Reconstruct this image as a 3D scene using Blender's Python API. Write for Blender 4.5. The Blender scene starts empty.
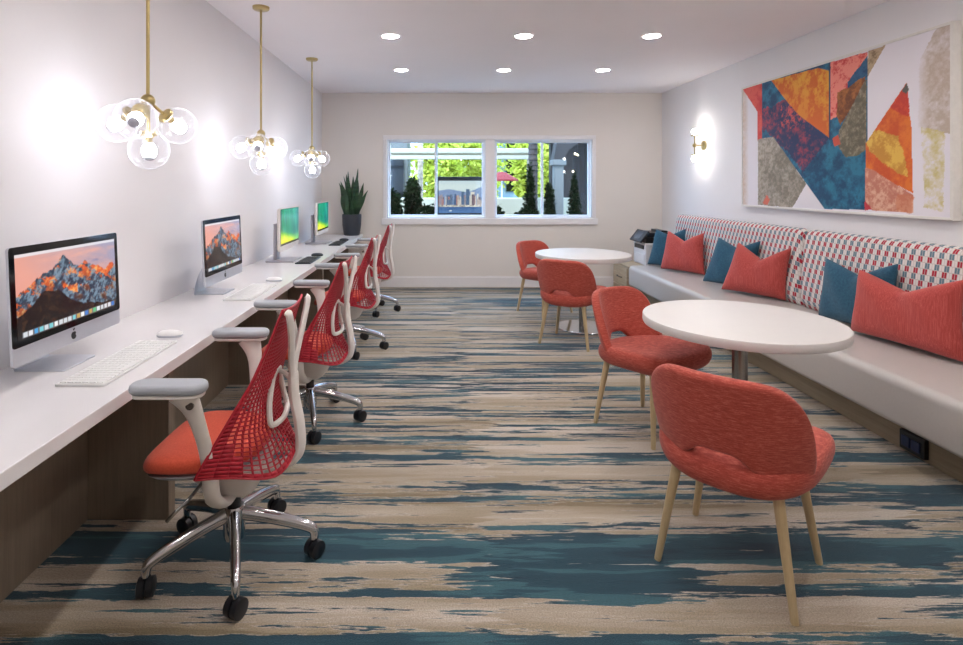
import bpy, bmesh, math, random
import numpy as np
from mathutils import Vector, Matrix

PI = math.pi
S = bpy.context.scene
C = S.collection

# ------------------------------------------------------------------ camera, world, sun, exposure
cd = bpy.data.cameras.new('camera')
cam = bpy.data.objects.new('camera', cd); C.objects.link(cam)
cd.sensor_width = 36.0
cd.lens = 553.0 / 963.0 * 36.0
cd.shift_x = (481.5 - 437.0) / 963.0
cd.shift_y = -(322.5 - 185.0) / 963.0
cd.clip_start = 0.05
cam.location = (0, 0, 1.42)
cam.rotation_euler = (PI / 2, 0, 0)
S.camera = cam
S.view_settings.view_transform = 'Standard'
S.view_settings.look = 'None'
S.view_settings.gamma = 1.0
S.view_settings.use_curve_mapping = False
S.view_settings.exposure = 1.68

W = bpy.data.worlds.new('sky'); S.world = W; W.use_nodes = True
bg = W.node_tree.nodes['Background']
bg.inputs[0].default_value = (0.43, 0.65, 1.0, 1); bg.inputs[1].default_value = 3.8
sd = bpy.data.lights.new('sun', 'SUN'); sd.energy = 1.1; sd.angle = 0.01; sd.color = (1.0, 0.95, 0.85)
sun = bpy.data.objects.new('sun', sd); C.objects.link(sun)
sun.rotation_euler = Vector((0.25, 0.62, -0.75)).to_track_quat('-Z', 'Y').to_euler()

POWER_DOWN, POWER_BULB, GLOW_DISC = 4.6, 10.5, 30.0

# ------------------------------------------------------------------ colour and material helpers
def lin(r, g, b):
    f = lambda c: (c / 12.92 if c <= 0.04045 else ((c + 0.055) / 1.055) ** 2.4)
    return (f(r / 255), f(g / 255), f(b / 255), 1.0)

class NT:
    """small wrapper round a node tree"""
    def __init__(s, name):
        s.m = bpy.data.materials.new(name); s.m.use_nodes = True
        s.t = s.m.node_tree; s.t.nodes.clear()
        s.out = s.n('ShaderNodeOutputMaterial')
    def n(s, typ, **kw):
        nd = s.t.nodes.new(typ)
        for k, v in kw.items():
            if k.startswith('i_'):
                key = k[2:]
                key = int(key) if key.isdigit() else key.replace('_', ' ')
                s.set(nd, key, v)
            else:
                setattr(nd, k, v)
        return nd
    def set(s, nd, key, v):
        if isinstance(v, bpy.types.NodeSocket): s.t.links.new(v, nd.inputs[key])
        else: nd.inputs[key].default_value = v
    def math(s, op, a, b=0.0, c=0.0):
        nd = s.t.nodes.new('ShaderNodeMath'); nd.operation = op
        for i, v in enumerate((a, b, c)): s.set(nd, i, v)
        return nd.outputs[0]
    def mix(s, f, a, b, blend='MIX'):
        nd = s.t.nodes.new('ShaderNodeMix'); nd.data_type = 'RGBA'; nd.blend_type = blend
        s.set(nd, 0, f); s.set(nd, 6, a); s.set(nd, 7, b)
        return nd.outputs[2]
    def ramp(s, f, stops, interp='LINEAR'):
        nd = s.t.nodes.new('ShaderNodeValToRGB'); cr = nd.color_ramp; cr.interpolation = interp
        while len(cr.elements) < len(stops): cr.elements.new(0.5)
        for e, (p, c) in zip(cr.elements, stops):
            e.position = p; e.color = c if len(c) == 4 else (*c, 1)
        s.set(nd, 0, f)
        return nd.outputs[0]
    def coords(s, scale=(1, 1, 1), kind='Object', rot=(0, 0, 0)):
        tc = s.n('ShaderNodeTexCoord'); mp = s.n('ShaderNodeMapping')
        s.t.links.new(tc.outputs[kind], mp.inputs[0])
        mp.inputs['Scale'].default_value = scale; mp.inputs['Rotation'].default_value = rot
        return mp.outputs[0]
    def noise(s, vec, scale=1.0, detail=3.0, rough=0.5, dist=0.0):
        nd = s.n('ShaderNodeTexNoise'); s.t.links.new(vec, nd.inputs['Vector'])
        nd.inputs['Scale'].default_value = scale; nd.inputs['Detail'].default_value = detail
        nd.inputs['Roughness'].default_value = rough; nd.inputs['Distortion'].default_value = dist
        return nd.outputs[0]
    def bsdf(s, col, rough=0.5, metal=0.0, bump=None, bstr=0.1, bdist=0.01, **kw):
        b = s.n('ShaderNodeBsdfPrincipled')
        s.set(b, 'Base Color', col); s.set(b, 'Roughness', rough); s.set(b, 'Metallic', metal)
        for k, v in kw.items(): s.set(b, k.replace('_', ' '), v)
        if bump is not None:
            bn = s.n('ShaderNodeBump'); s.set(bn, 'Strength', bstr); s.set(bn, 'Distance', bdist); s.set(bn, 'Height', bump)
            s.t.links.new(bn.outputs[0], b.inputs['Normal'])
        s.t.links.new(b.outputs[0], s.out.inputs[0])
        return s.m

MATS = {}
def plain(name, rgb, rough=0.5, metal=0.0, var=0.04, nscale=30.0, bstr=0.03, **kw):
    """procedural paint / plastic / metal with slight noise variation"""
    if name in MATS: return MATS[name]
    t = NT(name)
    v = t.coords()
    nz = t.noise(v, nscale, 3, 0.6)
    c = lin(*rgb)
    lo = tuple(x * (1 - var) for x in c[:3]) + (1,); hi = tuple(min(1, x * (1 + var)) for x in c[:3]) + (1,)
    col = t.ramp(nz, [(0.3, lo), (0.7, hi)])
    MATS[name] = t.bsdf(col, rough, metal, nz, bstr, 0.002, **kw)
    return MATS[name]

def emit(name, rgb, strength):
    if name in MATS: return MATS[name]
    t = NT(name)
    e = t.n('ShaderNodeEmission'); e.inputs[0].default_value = lin(*rgb); e.inputs[1].default_value = strength
    t.t.links.new(e.outputs[0], t.out.inputs[0])
    MATS[name] = t.m
    return t.m

def thin_glass(name, tint=(255, 255, 255), refl=1.0):
    t = NT(name)
    tr = t.n('ShaderNodeBsdfTransparent'); tr.inputs[0].default_value = lin(*tint)
    gl = t.n('ShaderNodeBsdfGlossy'); gl.inputs['Roughness'].default_value = 0.02
    fr = t.n('ShaderNodeLayerWeight'); fr.inputs[0].default_value = 0.5
    fac = t.math('MULTIPLY', t.math('ADD', t.math('POWER', fr.outputs['Facing'], 5.0), 0.03), refl)
    mx = t.n('ShaderNodeMixShader'); t.set(mx, 0, fac)
    t.t.links.new(tr.outputs[0], mx.inputs[1]); t.t.links.new(gl.outputs[0], mx.inputs[2])
    t.t.links.new(mx.outputs[0], t.out.inputs[0])
    MATS[name] = t.m
    return t.m

def wood(name, a, b, scale=(1, 1, 1), rough=0.5):
    t = NT(name)
    v = t.coords(scale)
    n1 = t.noise(v, 6.0, 5, 0.65, 0.4)
    n2 = t.noise(v, 40.0, 2, 0.5)
    f = t.math('ADD', t.math('MULTIPLY', n1, 0.75), t.math('MULTIPLY', n2, 0.25))
    col = t.ramp(f, [(0.3, lin(*a)), (0.7, lin(*b))])
    MATS[name] = t.bsdf(col, rough, 0, f, 0.05, 0.002)
    return MATS[name]

def fabric(name, dark, mid, light, wscale=(9, 9, 120), rough=0.9, bstr=0.25):
    t = NT(name)
    v = t.coords(wscale)
    n1 = t.noise(v, 1.0, 4, 0.7)
    v2 = t.coords((1, 1, 1))
    n2 = t.noise(v2, 260.0, 2, 0.5)
    f = t.math('ADD', t.math('MULTIPLY', n1, 0.8), t.math('MULTIPLY', n2, 0.2))
    col = t.ramp(f, [(0.3, lin(*dark)), (0.5, lin(*mid)), (0.68, lin(*light))])
    MATS[name] = t.bsdf(col, rough, 0, f, bstr, 0.003, Sheen_Weight=0.15)
    return MATS[name]

# ------------------------------------------------------------------ mesh builder
class MB:
    def __init__(s): s.v = []; s.f = []
    def add(s, verts, faces, M=None):
        o = len(s.v)
        s.v += [tuple(M @ Vector(p)) if M else tuple(p) for p in verts]
        s.f += [tuple(i + o for i in f) for f in faces]
        return s
    def box(s, x0, x1, y0, y1, z0, z1, M=None):
        v = [(x0, y0, z0), (x1, y0, z0), (x1, y1, z0), (x0, y1, z0), (x0, y0, z1), (x1, y0, z1), (x1, y1, z1), (x0, y1, z1)]
        return s.add(v, [(0, 3, 2, 1), (4, 5, 6, 7), (0, 1, 5, 4), (1, 2, 6, 5), (2, 3, 7, 6), (3, 0, 4, 7)], M)
    def loft(s, rings, cap=True, M=None):
        n = len(rings[0]); v = [p for r in rings for p in r]; f = []
        for i in range(len(rings) - 1):
            for j in range(n):
                a, b = i * n + j, i * n + (j + 1) % n
                f.append((a, b, b + n, a + n))
        if cap:
            f.append(tuple(reversed(range(n)))); f.append(tuple(range((len(rings) - 1) * n, len(rings) * n)))
        return s.add(v, f, M)
    def lathe(s, prof, n=24, cx=0, cy=0, M=None):
        rings = [[(cx + r * math.cos(2 * PI * k / n), cy + r * math.sin(2 * PI * k / n), z) for k in range(n)] for r, z in prof]
        return s.loft(rings, True, M)
    def tube(s, pts, rad, n=10, flat=None, up=None, M=None):
        """sweep; rad a number or list; flat = (a,b) multipliers of the section"""
        P = [Vector(p) for p in pts]; rings = []
        ref = Vector(up) if up else None
        prev = None
        for i, p in enumerate(P):
            d = (P[min(i + 1, len(P) - 1)] - P[max(i - 1, 0)]).normalized()
            if ref is not None: a = (ref - d * ref.dot(d))
            elif prev is not None: a = prev - d * prev.dot(d)
            else: a = d.orthogonal()
            if a.length < 1e-5: a = d.orthogonal()
            a.normalize(); prev = a; b = d.cross(a)
            r = rad[i] if isinstance(rad, (list, tuple)) else rad
            fa, fb = flat if flat else (1, 1)
            rings.append([tuple(p + a * (r * fa * math.cos(2 * PI * k / n)) + b * (r * fb * math.sin(2 * PI * k / n))) for k in range(n)])
        return s.loft(rings, True, M)
    def cyl(s, p0, p1, r0, r1=None, n=16, M=None):
        return s.tube([p0, p1], [r0, r0 if r1 is None else r1], n, M=M)
    def sphere(s, c, r, n=20, m=12, M=None, sq=(1, 1, 1)):
        rings = []
        for i in range(m + 1):
            th = PI * i / m; rr = max(r * math.sin(th), r * 0.004)
            rings.append([(c[0] + sq[0] * rr * math.cos(2 * PI * k / n), c[1] + sq[1] * rr * math.sin(2 * PI * k / n), c[2] - sq[2] * r * math.cos(th)) for k in range(n)])
        return s.loft(rings, True, M)
    def grid(s, P):
        nv, nu = len(P), len(P[0]); v = [p for r in P for p in r]
        return s.add(v, [(i * nu + j, i * nu + j + 1, (i + 1) * nu + j + 1, (i + 1) * nu + j) for i in range(nv - 1) for j in range(nu - 1)])
    def prism(s, poly, z0, z1, M=None):
        n = len(poly); v = [(x, y, z0) for x, y in poly] + [(x, y, z1) for x, y in poly]
        f = [tuple(reversed(range(n))), tuple(range(n, 2 * n))] + [(i, (i + 1) % n, (i + 1) % n + n, i + n) for i in range(n)]
        return s.add(v, f, M)
    def build(s, name, mat, parent=None, smooth=True, bevel=0.0, bseg=2, sub=0, solid=0.0, fix=True, angle=40):
        me = bpy.data.meshes.new(name); me.from_pydata(s.v, [], s.f); me.update()
        if fix:
            bm = bmesh.new(); bm.from_mesh(me)
            bmesh.ops.recalc_face_normals(bm, faces=bm.faces); bm.to_mesh(me); bm.free()
        if smooth:
            me.polygons.foreach_set('use_smooth', [True] * len(me.polygons))
            if not sub: me.set_sharp_from_angle(angle=math.radians(angle))
        me.materials.append(mat)
        o = bpy.data.objects.new(name, me); C.objects.link(o)
        if parent: o.parent = parent
        if solid:
            m = o.modifiers.new('solid', 'SOLIDIFY'); m.thickness = solid; m.offset = 0
        if bevel:
            m = o.modifiers.new('bevel', 'BEVEL'); m.width = bevel; m.segments = bseg; m.limit_method = 'ANGLE'; m.angle_limit = math.radians(50)
        if sub:
            m = o.modifiers.new('sub', 'SUBSURF'); m.levels = sub; m.render_levels = sub
        return o

def tag(o, label=None, cat=None, group=None, kind=None):
    if label: o['label'] = label
    if cat: o['category'] = cat
    if group: o['group'] = group
    if kind: o['kind'] = kind
    return o
def thing(name, label, cat, loc=(0, 0, 0), rz=0.0, group=None):
    o = bpy.data.objects.new(name, None); C.objects.link(o); o.empty_display_size = 0.1
    o.location = loc; o.rotation_euler = (0, 0, rz)
    return tag(o, label, cat, group)
def struct(o): o['kind'] = 'structure'; return o
def copy_tree(o, parent=None):
    c = o.copy(); C.objects.link(c)
    if parent: c.parent = parent
    for ch in list(o.children): copy_tree(ch, c)
    return c
def smooth_path(pts, k=6):
    """Catmull-Rom through the points"""
    P = [Vector(p) for p in pts]; out = []
    for i in range(len(P) - 1):
        p0, p1, p2, p3 = P[max(i - 1, 0)], P[i], P[i + 1], P[min(i + 2, len(P) - 1)]
        for j in range(k):
            t = j / k
            out.append(0.5 * ((2 * p1) + (p2 - p0) * t + (2 * p0 - 5 * p1 + 4 * p2 - p3) * t * t + (3 * p1 - p0 - 3 * p2 + p3) * t ** 3))
    out.append(P[-1])
    return [tuple(p) for p in out]
def interp(x, xs, ys): return float(np.interp(x, xs, ys))
def rrect(w, h, r, k=5):
    """rounded rectangle outline centred on the origin"""
    out = []
    for cx, cy, a in ((w / 2 - r, h / 2 - r, 0), (-w / 2 + r, h / 2 - r, 90), (-w / 2 + r, -h / 2 + r, 180), (w / 2 - r, -h / 2 + r, 270)):
        for i in range(k + 1):
            t = math.radians(a + 90 * i / k); out.append((cx + r * math.cos(t), cy + r * math.sin(t)))
    return out

# numpy value noise for pictures on screens and canvas
def vnoise(x, y, seed=0):
    rs = np.random.RandomState(seed); L = rs.rand(256, 256)
    xi = np.floor(x).astype(int); yi = np.floor(y).astype(int); fx = x - xi; fy = y - yi
    fx = fx * fx * (3 - 2 * fx); fy = fy * fy * (3 - 2 * fy)
    g = lambda a, b: L[a % 256, b % 256]
    return (g(xi, yi) * (1 - fx) + g(xi + 1, yi) * fx) * (1 - fy) + (g(xi, yi + 1) * (1 - fx) + g(xi + 1, yi + 1) * fx) * fy
def fbm(x, y, seed=0, o=5, gain=0.55):
    a, s, tot = 1.0, 0.0, 0.0
    for i in range(o):
        s = s + a * vnoise(x * 2 ** i, y * 2 ** i, seed + i); tot += a; a *= gain
    return s / tot
def srgb_lin(c):
    c = np.clip(c, 0, 1); return np.where(c <= 0.04045, c / 12.92, ((c + 0.055) / 1.055) ** 2.4)
def picture(name, nu, nv, func, place, mat, parent):
    """a flat picture: grid of nu x nv points; func(u,v)->(...,3) srgb 0..1 with v up; place(u,v)->xyz"""
    u, v = np.meshgrid(np.linspace(0, 1, nu), np.linspace(0, 1, nv))
    col = func(u, v)
    P = [[place(u[i, j], v[i, j]) for j in range(nu)] for i in range(nv)]
    o = MB().grid(P).build(name, mat, parent, smooth=False, fix=False)
    a = o.data.color_attributes.new('picture', 'FLOAT_COLOR', 'POINT')
    rgba = np.ones((nu * nv, 4), np.float32); rgba[:, :3] = srgb_lin(col).reshape(-1, 3)
    a.data.foreach_set('color', rgba.ravel())
    return o
def picture_mat(name, strength=0.0, rough=0.3):
    t = NT(name)
    at = t.n('ShaderNodeAttribute'); at.attribute_name = 'picture'
    if strength:
        b = t.n('ShaderNodeBsdfPrincipled'); b.inputs['Base Color'].default_value = (0.01, 0.01, 0.01, 1)
        b.inputs['Roughness'].default_value = rough
        t.t.links.new(at.outputs[0], b.inputs['Emission Color']); b.inputs['Emission Strength'].default_value = strength
        t.t.links.new(b.outputs[0], t.out.inputs[0])
        return t.m
    nz = t.noise(t.coords(), 300.0, 2)
    return t.bsdf(at.outputs[0], rough, 0, nz, 0.05, 0.001)
def M3(col): return np.array(col, float) / 255.0
def blend(base, col, m):
    return base * (1 - m[..., None]) + (M3(col) if isinstance(col, (tuple, list)) else col) * m[..., None]
def in_poly(x, y, poly):
    r = np.zeros(x.shape, bool); n = len(poly); j = n - 1
    for i in range(n):
        xi, yi = poly[i]; xj, yj = poly[j]
        c = ((yi > y) != (yj > y)) & (x < (xj - xi) * (y - yi) / (yj - yi + 1e-12) + xi)
        r ^= c; j = i
    return r

# ------------------------------------------------------------------ materials
def wall_mat(name, rgb):
    t = NT(name); v = t.coords()
    n1 = t.noise(v, 2.0, 3); n2 = t.noise(v, 220.0, 2, 0.6)
    c = lin(*rgb)
    col = t.ramp(n1, [(0.3, tuple(x * 0.98 for x in c[:3])), (0.7, c)])
    MATS[name] = t.bsdf(col, 0.75, 0, n2, 0.06, 0.002)
    return MATS[name]
m_wall = wall_mat('wall_paint', (236, 230, 224))
m_wall_l = wall_mat('satin_wall_paint', (236, 233, 234))
m_ceil = wall_mat('ceiling_paint', (246, 241, 243))
m_trim = plain('trim_paint', (242, 239, 240), 0.4, var=0.01)
m_vinyl = plain('window_vinyl', (236, 240, 246), 0.35, var=0.01)
m_white = plain('white_laminate', (228, 225, 226), 0.22, var=0.01, nscale=8, bstr=0.0)
m_wplastic = plain('white_plastic', (232, 226, 220), 0.4, var=0.02)
m_grey_pad = plain('grey_arm_pad', (168, 172, 178), 0.5, var=0.02)
m_alu = plain('anodised_aluminium', (205, 208, 216), 0.35, 0.75, var=0.02)
m_steel = plain('dark_column_steel', (150, 148, 146), 0.25, 0.95, var=0.03)
m_chrome = plain('polished_chrome', (205, 206, 210), 0.12, 1.0, var=0.01, bstr=0.0)
m_brass = plain('brushed_brass', (190, 170, 118), 0.3, 0.9, var=0.04)
m_black = plain('black_plastic', (22, 24, 28), 0.4, var=0.1)
m_caster = plain('caster_rubber', (24, 26, 32), 0.35, var=0.1)
m_bezel = plain('black_glass', (8, 8, 12), 0.08, var=0.02, bstr=0.0)
m_red_mesh = plain('red_mesh_polymer', (180, 26, 46), 0.42, var=0.05)
m_orange = fabric('orange_seat_fabric', (204, 76, 50), (216, 86, 58), (226, 98, 68), (150, 150, 150))
m_coral = fabric('coral_weave', (138, 48, 40), (176, 72, 58), (206, 112, 94), (34, 34, 300), bstr=.2)
m_oak = wood('light_oak', (186, 162, 122), (208, 186, 148), (6, 6, 0.6))
m_cab = wood('greige_oak', (150, 132, 108), (186, 166, 138), (1, 0.5, 8))
m_panel = wood('dark_greige_veneer', (120, 106, 92), (140, 125, 108), (14, 14, 0.5))
m_plinth = wood('plinth_veneer', (135, 122, 102), (165, 150, 126), (1, 0.4, 10))
m_vinyl_seat = plain('pale_grey_upholstery', (186, 180, 176), 0.34, var=0.02, nscale=60, bstr=0.05)
m_teal_cloth = fabric('teal_velvet', (26, 70, 92), (36, 84, 108), (48, 98, 122), (60, 60, 60), bstr=0.1)
m_red_cloth = fabric('coral_striped_cloth', (156, 54, 52), (182, 72, 66), (204, 102, 94), (230, 230, 5), bstr=.12)
m_pot = plain('charcoal_ceramic', (52, 56, 64), 0.4)
m_soil = plain('potting_soil', (52, 40, 30), 0.95, var=0.3)
m_keys_w = plain('white_keys', (240, 240, 238), 0.45, var=0.01)
m_kb_w = plain('keyboard_base', (222, 222, 220), 0.4, var=0.02)
m_dark_kb = plain('dark_keyboard', (38, 44, 56), 0.45, var=0.08)
m_silver = plain('silver_plastic', (172, 170, 178), 0.4, 0.3, var=0.02)
def globe_glass():
    t = NT('clear_globe_glass')
    tr = t.n('ShaderNodeBsdfTransparent'); tr.inputs[0].default_value = (.97, .97, .98, 1)
    gl = t.n('ShaderNodeBsdfGlossy'); gl.inputs['Roughness'].default_value = 0.03
    tl = t.n('ShaderNodeBsdfTranslucent'); tl.inputs[0].default_value = (.9, .92, .96, 1)
    lw = t.n('ShaderNodeLayerWeight'); lw.inputs[0].default_value = 0.5
    rim = t.math('POWER', lw.outputs['Facing'], 3.5)
    m1 = t.n('ShaderNodeMixShader'); t.set(m1, 0, t.math('ADD', t.math('MULTIPLY', rim, .35), .02))
    t.t.links.new(tr.outputs[0], m1.inputs[1]); t.t.links.new(tl.outputs[0], m1.inputs[2])
    m2 = t.n('ShaderNodeMixShader'); t.set(m2, 0, t.math('ADD', t.math('MULTIPLY', rim, .18), .035))
    t.t.links.new(m1.outputs[0], m2.inputs[1]); t.t.links.new(gl.outputs[0], m2.inputs[2])
    t.t.links.new(m2.outputs[0], t.out.inputs[0])
    return t.m
m_globe = globe_glass()
m_pane = thin_glass('window_glass', (246, 250, 250), 0.5)
m_bulb = emit('lit_bulb', (244, 245, 255), POWER_BULB)
m_sbulb = emit('lit_sconce_bulb', (255, 250, 246), POWER_BULB * 2.2)
m_disc = emit('lit_downlight', (255, 250, 246), GLOW_DISC)
m_screen = picture_mat('lit_screen', 0.34, 0.15)
m_canvas = picture_mat('painted_canvas', 0.0, 0.6)

# snake plant leaf
def leaf_material(name, a, b, scale=14.0, trans=0.0):
    t = NT(name); v = t.coords((3, 3, 22))
    n1 = t.noise(v, 1.0, 3, 0.6)
    col = t.ramp(n1, [(0.35, lin(*a)), (0.65, lin(*b))])
    MATS[name] = t.bsdf(col, 0.5, 0, n1, 0.1, 0.003)
    return MATS[name]
m_snake = leaf_material('snake_leaf', (26, 52, 36), (58, 92, 58))
m_leaf = leaf_material('sunlit_leaf', (96, 150, 36), (150, 190, 60))
m_leaf_dark = leaf_material('shrub_leaf', (28, 44, 22), (56, 74, 36))
m_bark = plain('palm_bark', (160, 142, 122), 0.95, var=0.4, nscale=14, bstr=0.4)
m_stucco = plain('pale_stucco', (146, 138, 118), 0.8, var=0.03)
m_gwall = plain('grey_stucco', (92, 90, 86), 0.85, var=0.05)
m_dwall = plain('shaded_brown_stucco', (38, 31, 28), 0.85, var=0.05)  # brown darkened, the arcade's shade is put into the colour
m_paving = plain('courtyard_paving', (170, 160, 146), 0.9, var=0.1, nscale=3)
m_umb = plain('red_canopy_cloth', (112, 14, 14), 0.8, var=0.05)

# carpet
def carpet():
    t = NT('striped_carpet')
    tc = t.n('ShaderNodeTexCoord')
    sep = t.n('ShaderNodeSeparateXYZ'); t.t.links.new(tc.outputs['Object'], sep.inputs[0])
    X, Y = sep.outputs[0], sep.outputs[1]
    # the carpet is laid in widths: the pattern jumps at every seam
    jm = t.n('ShaderNodeMapping'); t.t.links.new(tc.outputs['Object'], jm.inputs[0]); jm.inputs['Scale'].default_value = (0.0, 6.0, 0.0)
    jag = t.math('MULTIPLY', t.math('SUBTRACT', t.noise(jm.outputs[0], 1.0, 4, 0.8), 0.5), 1.5)
    width = t.math('FLOOR', t.math('DIVIDE', t.math('SUBTRACT', t.math('ADD', X, jag), 0.2), 1.8))
    cv = t.n('ShaderNodeCombineXYZ'); t.set(cv, 0, t.math('ADD', X, t.math('MULTIPLY', width, 5.31))); t.set(cv, 1, t.math('ADD', Y, t.math('MULTIPLY', width, 0.61)))
    def nz(sx, sy, off, detail=4, rough=0.6):
        mp = t.n('ShaderNodeMapping'); t.t.links.new(cv.outputs[0], mp.inputs[0])
        mp.inputs['Scale'].default_value = (sx, sy, 1); mp.inputs['Location'].default_value = (off, off * 1.7, 0)
        return t.noise(mp.outputs[0], 1.0, detail, rough)
    # wandering of the bands
    wob = t.math('MULTIPLY', t.math('SUBTRACT', nz(1.1, 2.5, 3.1, 6, 0.62), 0.5), 0.24)
    y2 = t.math('ADD', Y, wob)
    # woven bands near the entrance end, the same along the loom
    bands = [(1.70, .07, 1), (1.94, .05, .55), (2.16, .15, 1.0), (2.30, .02, .5), (2.50, .09, .8), (2.62, .05, .8),
             (2.89, .09, 1), (3.10, .06, .75), (3.22, .06, .6), (3.46, .09, .7), (3.72, .05, .6), (3.98, .07, .7)]
    f = None
    stops = []
    lo, hi = 1.55, 4.15
    n = 32
    def bias(y):
        b = 0.0
        for c, w, a in bands: b = max(b, a * math.exp(-((y - c) / (w * 0.62)) ** 4))
        return b
    def ramp_part(y0, y1):
        st = []
        for i in range(n):
            y = y0 + (y1 - y0) * i / (n - 1); b = bias(y); st.append((i / (n - 1), (b, b, b, 1)))
        return t.ramp(t.math('DIVIDE', t.math('SUBTRACT', y2, y0), y1 - y0), st)
    mid = 2.38
    r1 = ramp_part(lo, mid); r2 = ramp_part(mid, hi)
    sel = t.math('GREATER_THAN', y2, mid)
    near = t.math('ADD', t.math('MULTIPLY', r1, t.math('SUBTRACT', 1.0, sel)), t.math('MULTIPLY', r2, sel))
    # one large pool of teal in the open floor
    dx = t.math('DIVIDE', t.math('SUBTRACT', X, 0.52), 0.46); dy = t.math('DIVIDE', t.math('SUBTRACT', y2, 2.0), 0.15)
    blob = t.math('SUBTRACT', 1.25, t.math('ADD', t.math('MULTIPLY', dx, dx), t.math('MULTIPLY', dy, dy)))
    blob = t.math('MAXIMUM', blob, 0.0)
    near = t.math('MAXIMUM', near, blob)
    far = t.math('MULTIPLY', t.math('SUBTRACT', nz(0.30, 9.5, 8.0, 5, 0.62), 0.465), 6.0)
    farsel = t.n('ShaderNodeMapRange'); t.set(farsel, 0, y2); farsel.inputs[1].default_value = 3.6; farsel.inputs[2].default_value = 4.1
    b = t.math('ADD', t.math('MULTIPLY', near, t.math('SUBTRACT', 1.0, farsel.outputs[0])), t.math('MULTIPLY', far, farsel.outputs[0]))
    det = nz(1.3, 26.0, 5.0, 7, 0.70)
    big = nz(0.45, 2.2, 12.0, 3, 0.5)
    v = t.math('ADD', t.math('MULTIPLY', b, 0.5), t.math('ADD', t.math('MULTIPLY', t.math('SUBTRACT', det, 0.5), 2.3), t.math('MULTIPLY', t.math('SUBTRACT', big, 0.5), 0.9)))
    # sand ground: tan / beige / cream by slow noise
    g = nz(0.35, 4.5, 21.0, 5, 0.6)
    ground = t.ramp(g, [(0.40, lin(130, 115, 90)), (0.43, lin(154, 139, 116)), (0.49, lin(162, 147, 125)), (0.51, lin(170, 156, 137)), (0.57, lin(178, 164, 147)), (0.60, lin(190, 178, 164))])
    tg = nz(0.9, 9.0, 33.0, 4, 0.6)
    teal = t.ramp(tg, [(0.38, lin(18, 48, 64)), (0.42, lin(26, 62, 76)), (0.53, lin(30, 68, 82)), (0.545, lin(50, 90, 100)), (0.66, lin(58, 98, 108))])
    cream = t.ramp(v, [(0.125, (0, 0, 0)), (0.150, (1, 1, 1)), (0.185, (1, 1, 1)), (0.19, (0, 0, 0))])
    base = t.mix(t.math('MULTIPLY', cream, 0.7), ground, lin(200, 188, 176))
    m = t.ramp(v, [(0.185, (0, 0, 0)), (0.20, (1, 1, 1))])
    col = t.mix(m, base, teal)
    sp = nz(190, 190, 0.3, 3, 0.7)
    spk = t.ramp(sp, [(0.3, (0.62, 0.62, 0.62)), (0.7, (1.22, 1.22, 1.22))])
    col = t.mix(1.0, col, spk, 'MULTIPLY')
    return t.bsdf(col, 0.95, 0, sp, 0.5, 0.006, Sheen_Weight=0.25, Sheen_Roughness=0.4)
m_carpet = carpet()

# checked upholstery of the backrest, UV in metres
def check_cloth():
    t = NT('checked_upholstery')
    uv = t.n('ShaderNodeUVMap'); sep = t.n('ShaderNodeSeparateXYZ'); t.t.links.new(uv.outputs[0], sep.inputs[0])
    u, v = sep.outputs[0], sep.outputs[1]
    rowf = t.math('DIVIDE', v, 0.037); row = t.math('FLOOR', rowf)
    uu = t.math('ADD', t.math('DIVIDE', u, 0.064), t.math('MULTIPLY', row, 0.17))
    fu = t.math('FRACT', uu); fv = t.math('FRACT', rowf)
    coloured = t.math('LESS_THAN', fu, 0.5)
    half = t.math('FRACT', t.math('MULTIPLY', fu, 4.0))           # two bars per cell
    bar = t.math('MULTIPLY', t.math('GREATER_THAN', half, 0.10), t.math('LESS_THAN', half, 0.92))
    bar = t.math('MULTIPLY', bar, t.math('MULTIPLY', t.math('GREATER_THAN', fv, 0.07), t.math('LESS_THAN', fv, 0.95)))
    odd = t.math('GREATER_THAN', t.math('FRACT', t.math('MULTIPLY', row, 0.5)), 0.25)
    rowcol = t.mix(odd, lin(176, 34, 58), lin(98, 126, 140))
    c = t.mix(coloured, lin(224, 218, 214), rowcol)
    c = t.mix(bar, lin(196, 186, 182), c)
    nz = t.noise(t.coords(), 400.0, 2)
    return t.bsdf(c, 0.85, 0, nz, 0.15, 0.002)
m_check = check_cloth()

# ------------------------------------------------------------------ room shell
XL, XR, YB, YF, H = -1.605, 3.133, 7.70, -1.7, 2.70
T = 0.18
struct(MB().grid([[(XL - T, YF, 0), (XR + T, YF, 0)], [(XL - T, YB, 0), (XR + T, YB, 0)]]).build('floor', m_carpet, smooth=False, fix=False))
struct(MB().box(XL - T, XR + T, YF - T, YB + T, H, H + 0.22).build('ceiling', m_ceil, smooth=False))
struct(MB().box(XL - T, XL, YF - T, YB + T, 0, H).build('wall_left', m_wall_l, smooth=False))
struct(MB().box(XR, XR + T, YF - T, YB + T, 0, H).build('wall_right', m_wall_l, smooth=False))
struct(MB().box(XL, XR, YF - T, YF, 0, H).build('wall_front', m_wall, smooth=False))
WZ0, WZ1 = 0.957, 2.056
W1 = (-0.700, 0.675); W2 = (0.800, 2.160)
wb = MB()
wb.box(XL, XR, YB, YB + T, 0, WZ0).box(XL, XR, YB, YB + T, WZ1, H)
wb.box(XL, W1[0], YB, YB + T, WZ0, WZ1).box(W1[1], W2[0], YB, YB + T, WZ0, WZ1).box(W2[1], XR, YB, YB + T, WZ0, WZ1)
struct(wb.build('wall_back', m_wall, smooth=False))
struct(MB().box(XL, XR, YB - 0.016, YB, 0, 0.135).box(XL, XR, YB - 0.010, YB, 0.135, 0.152).build('baseboard_back', m_trim, smooth=False, bevel=0.003))
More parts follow.
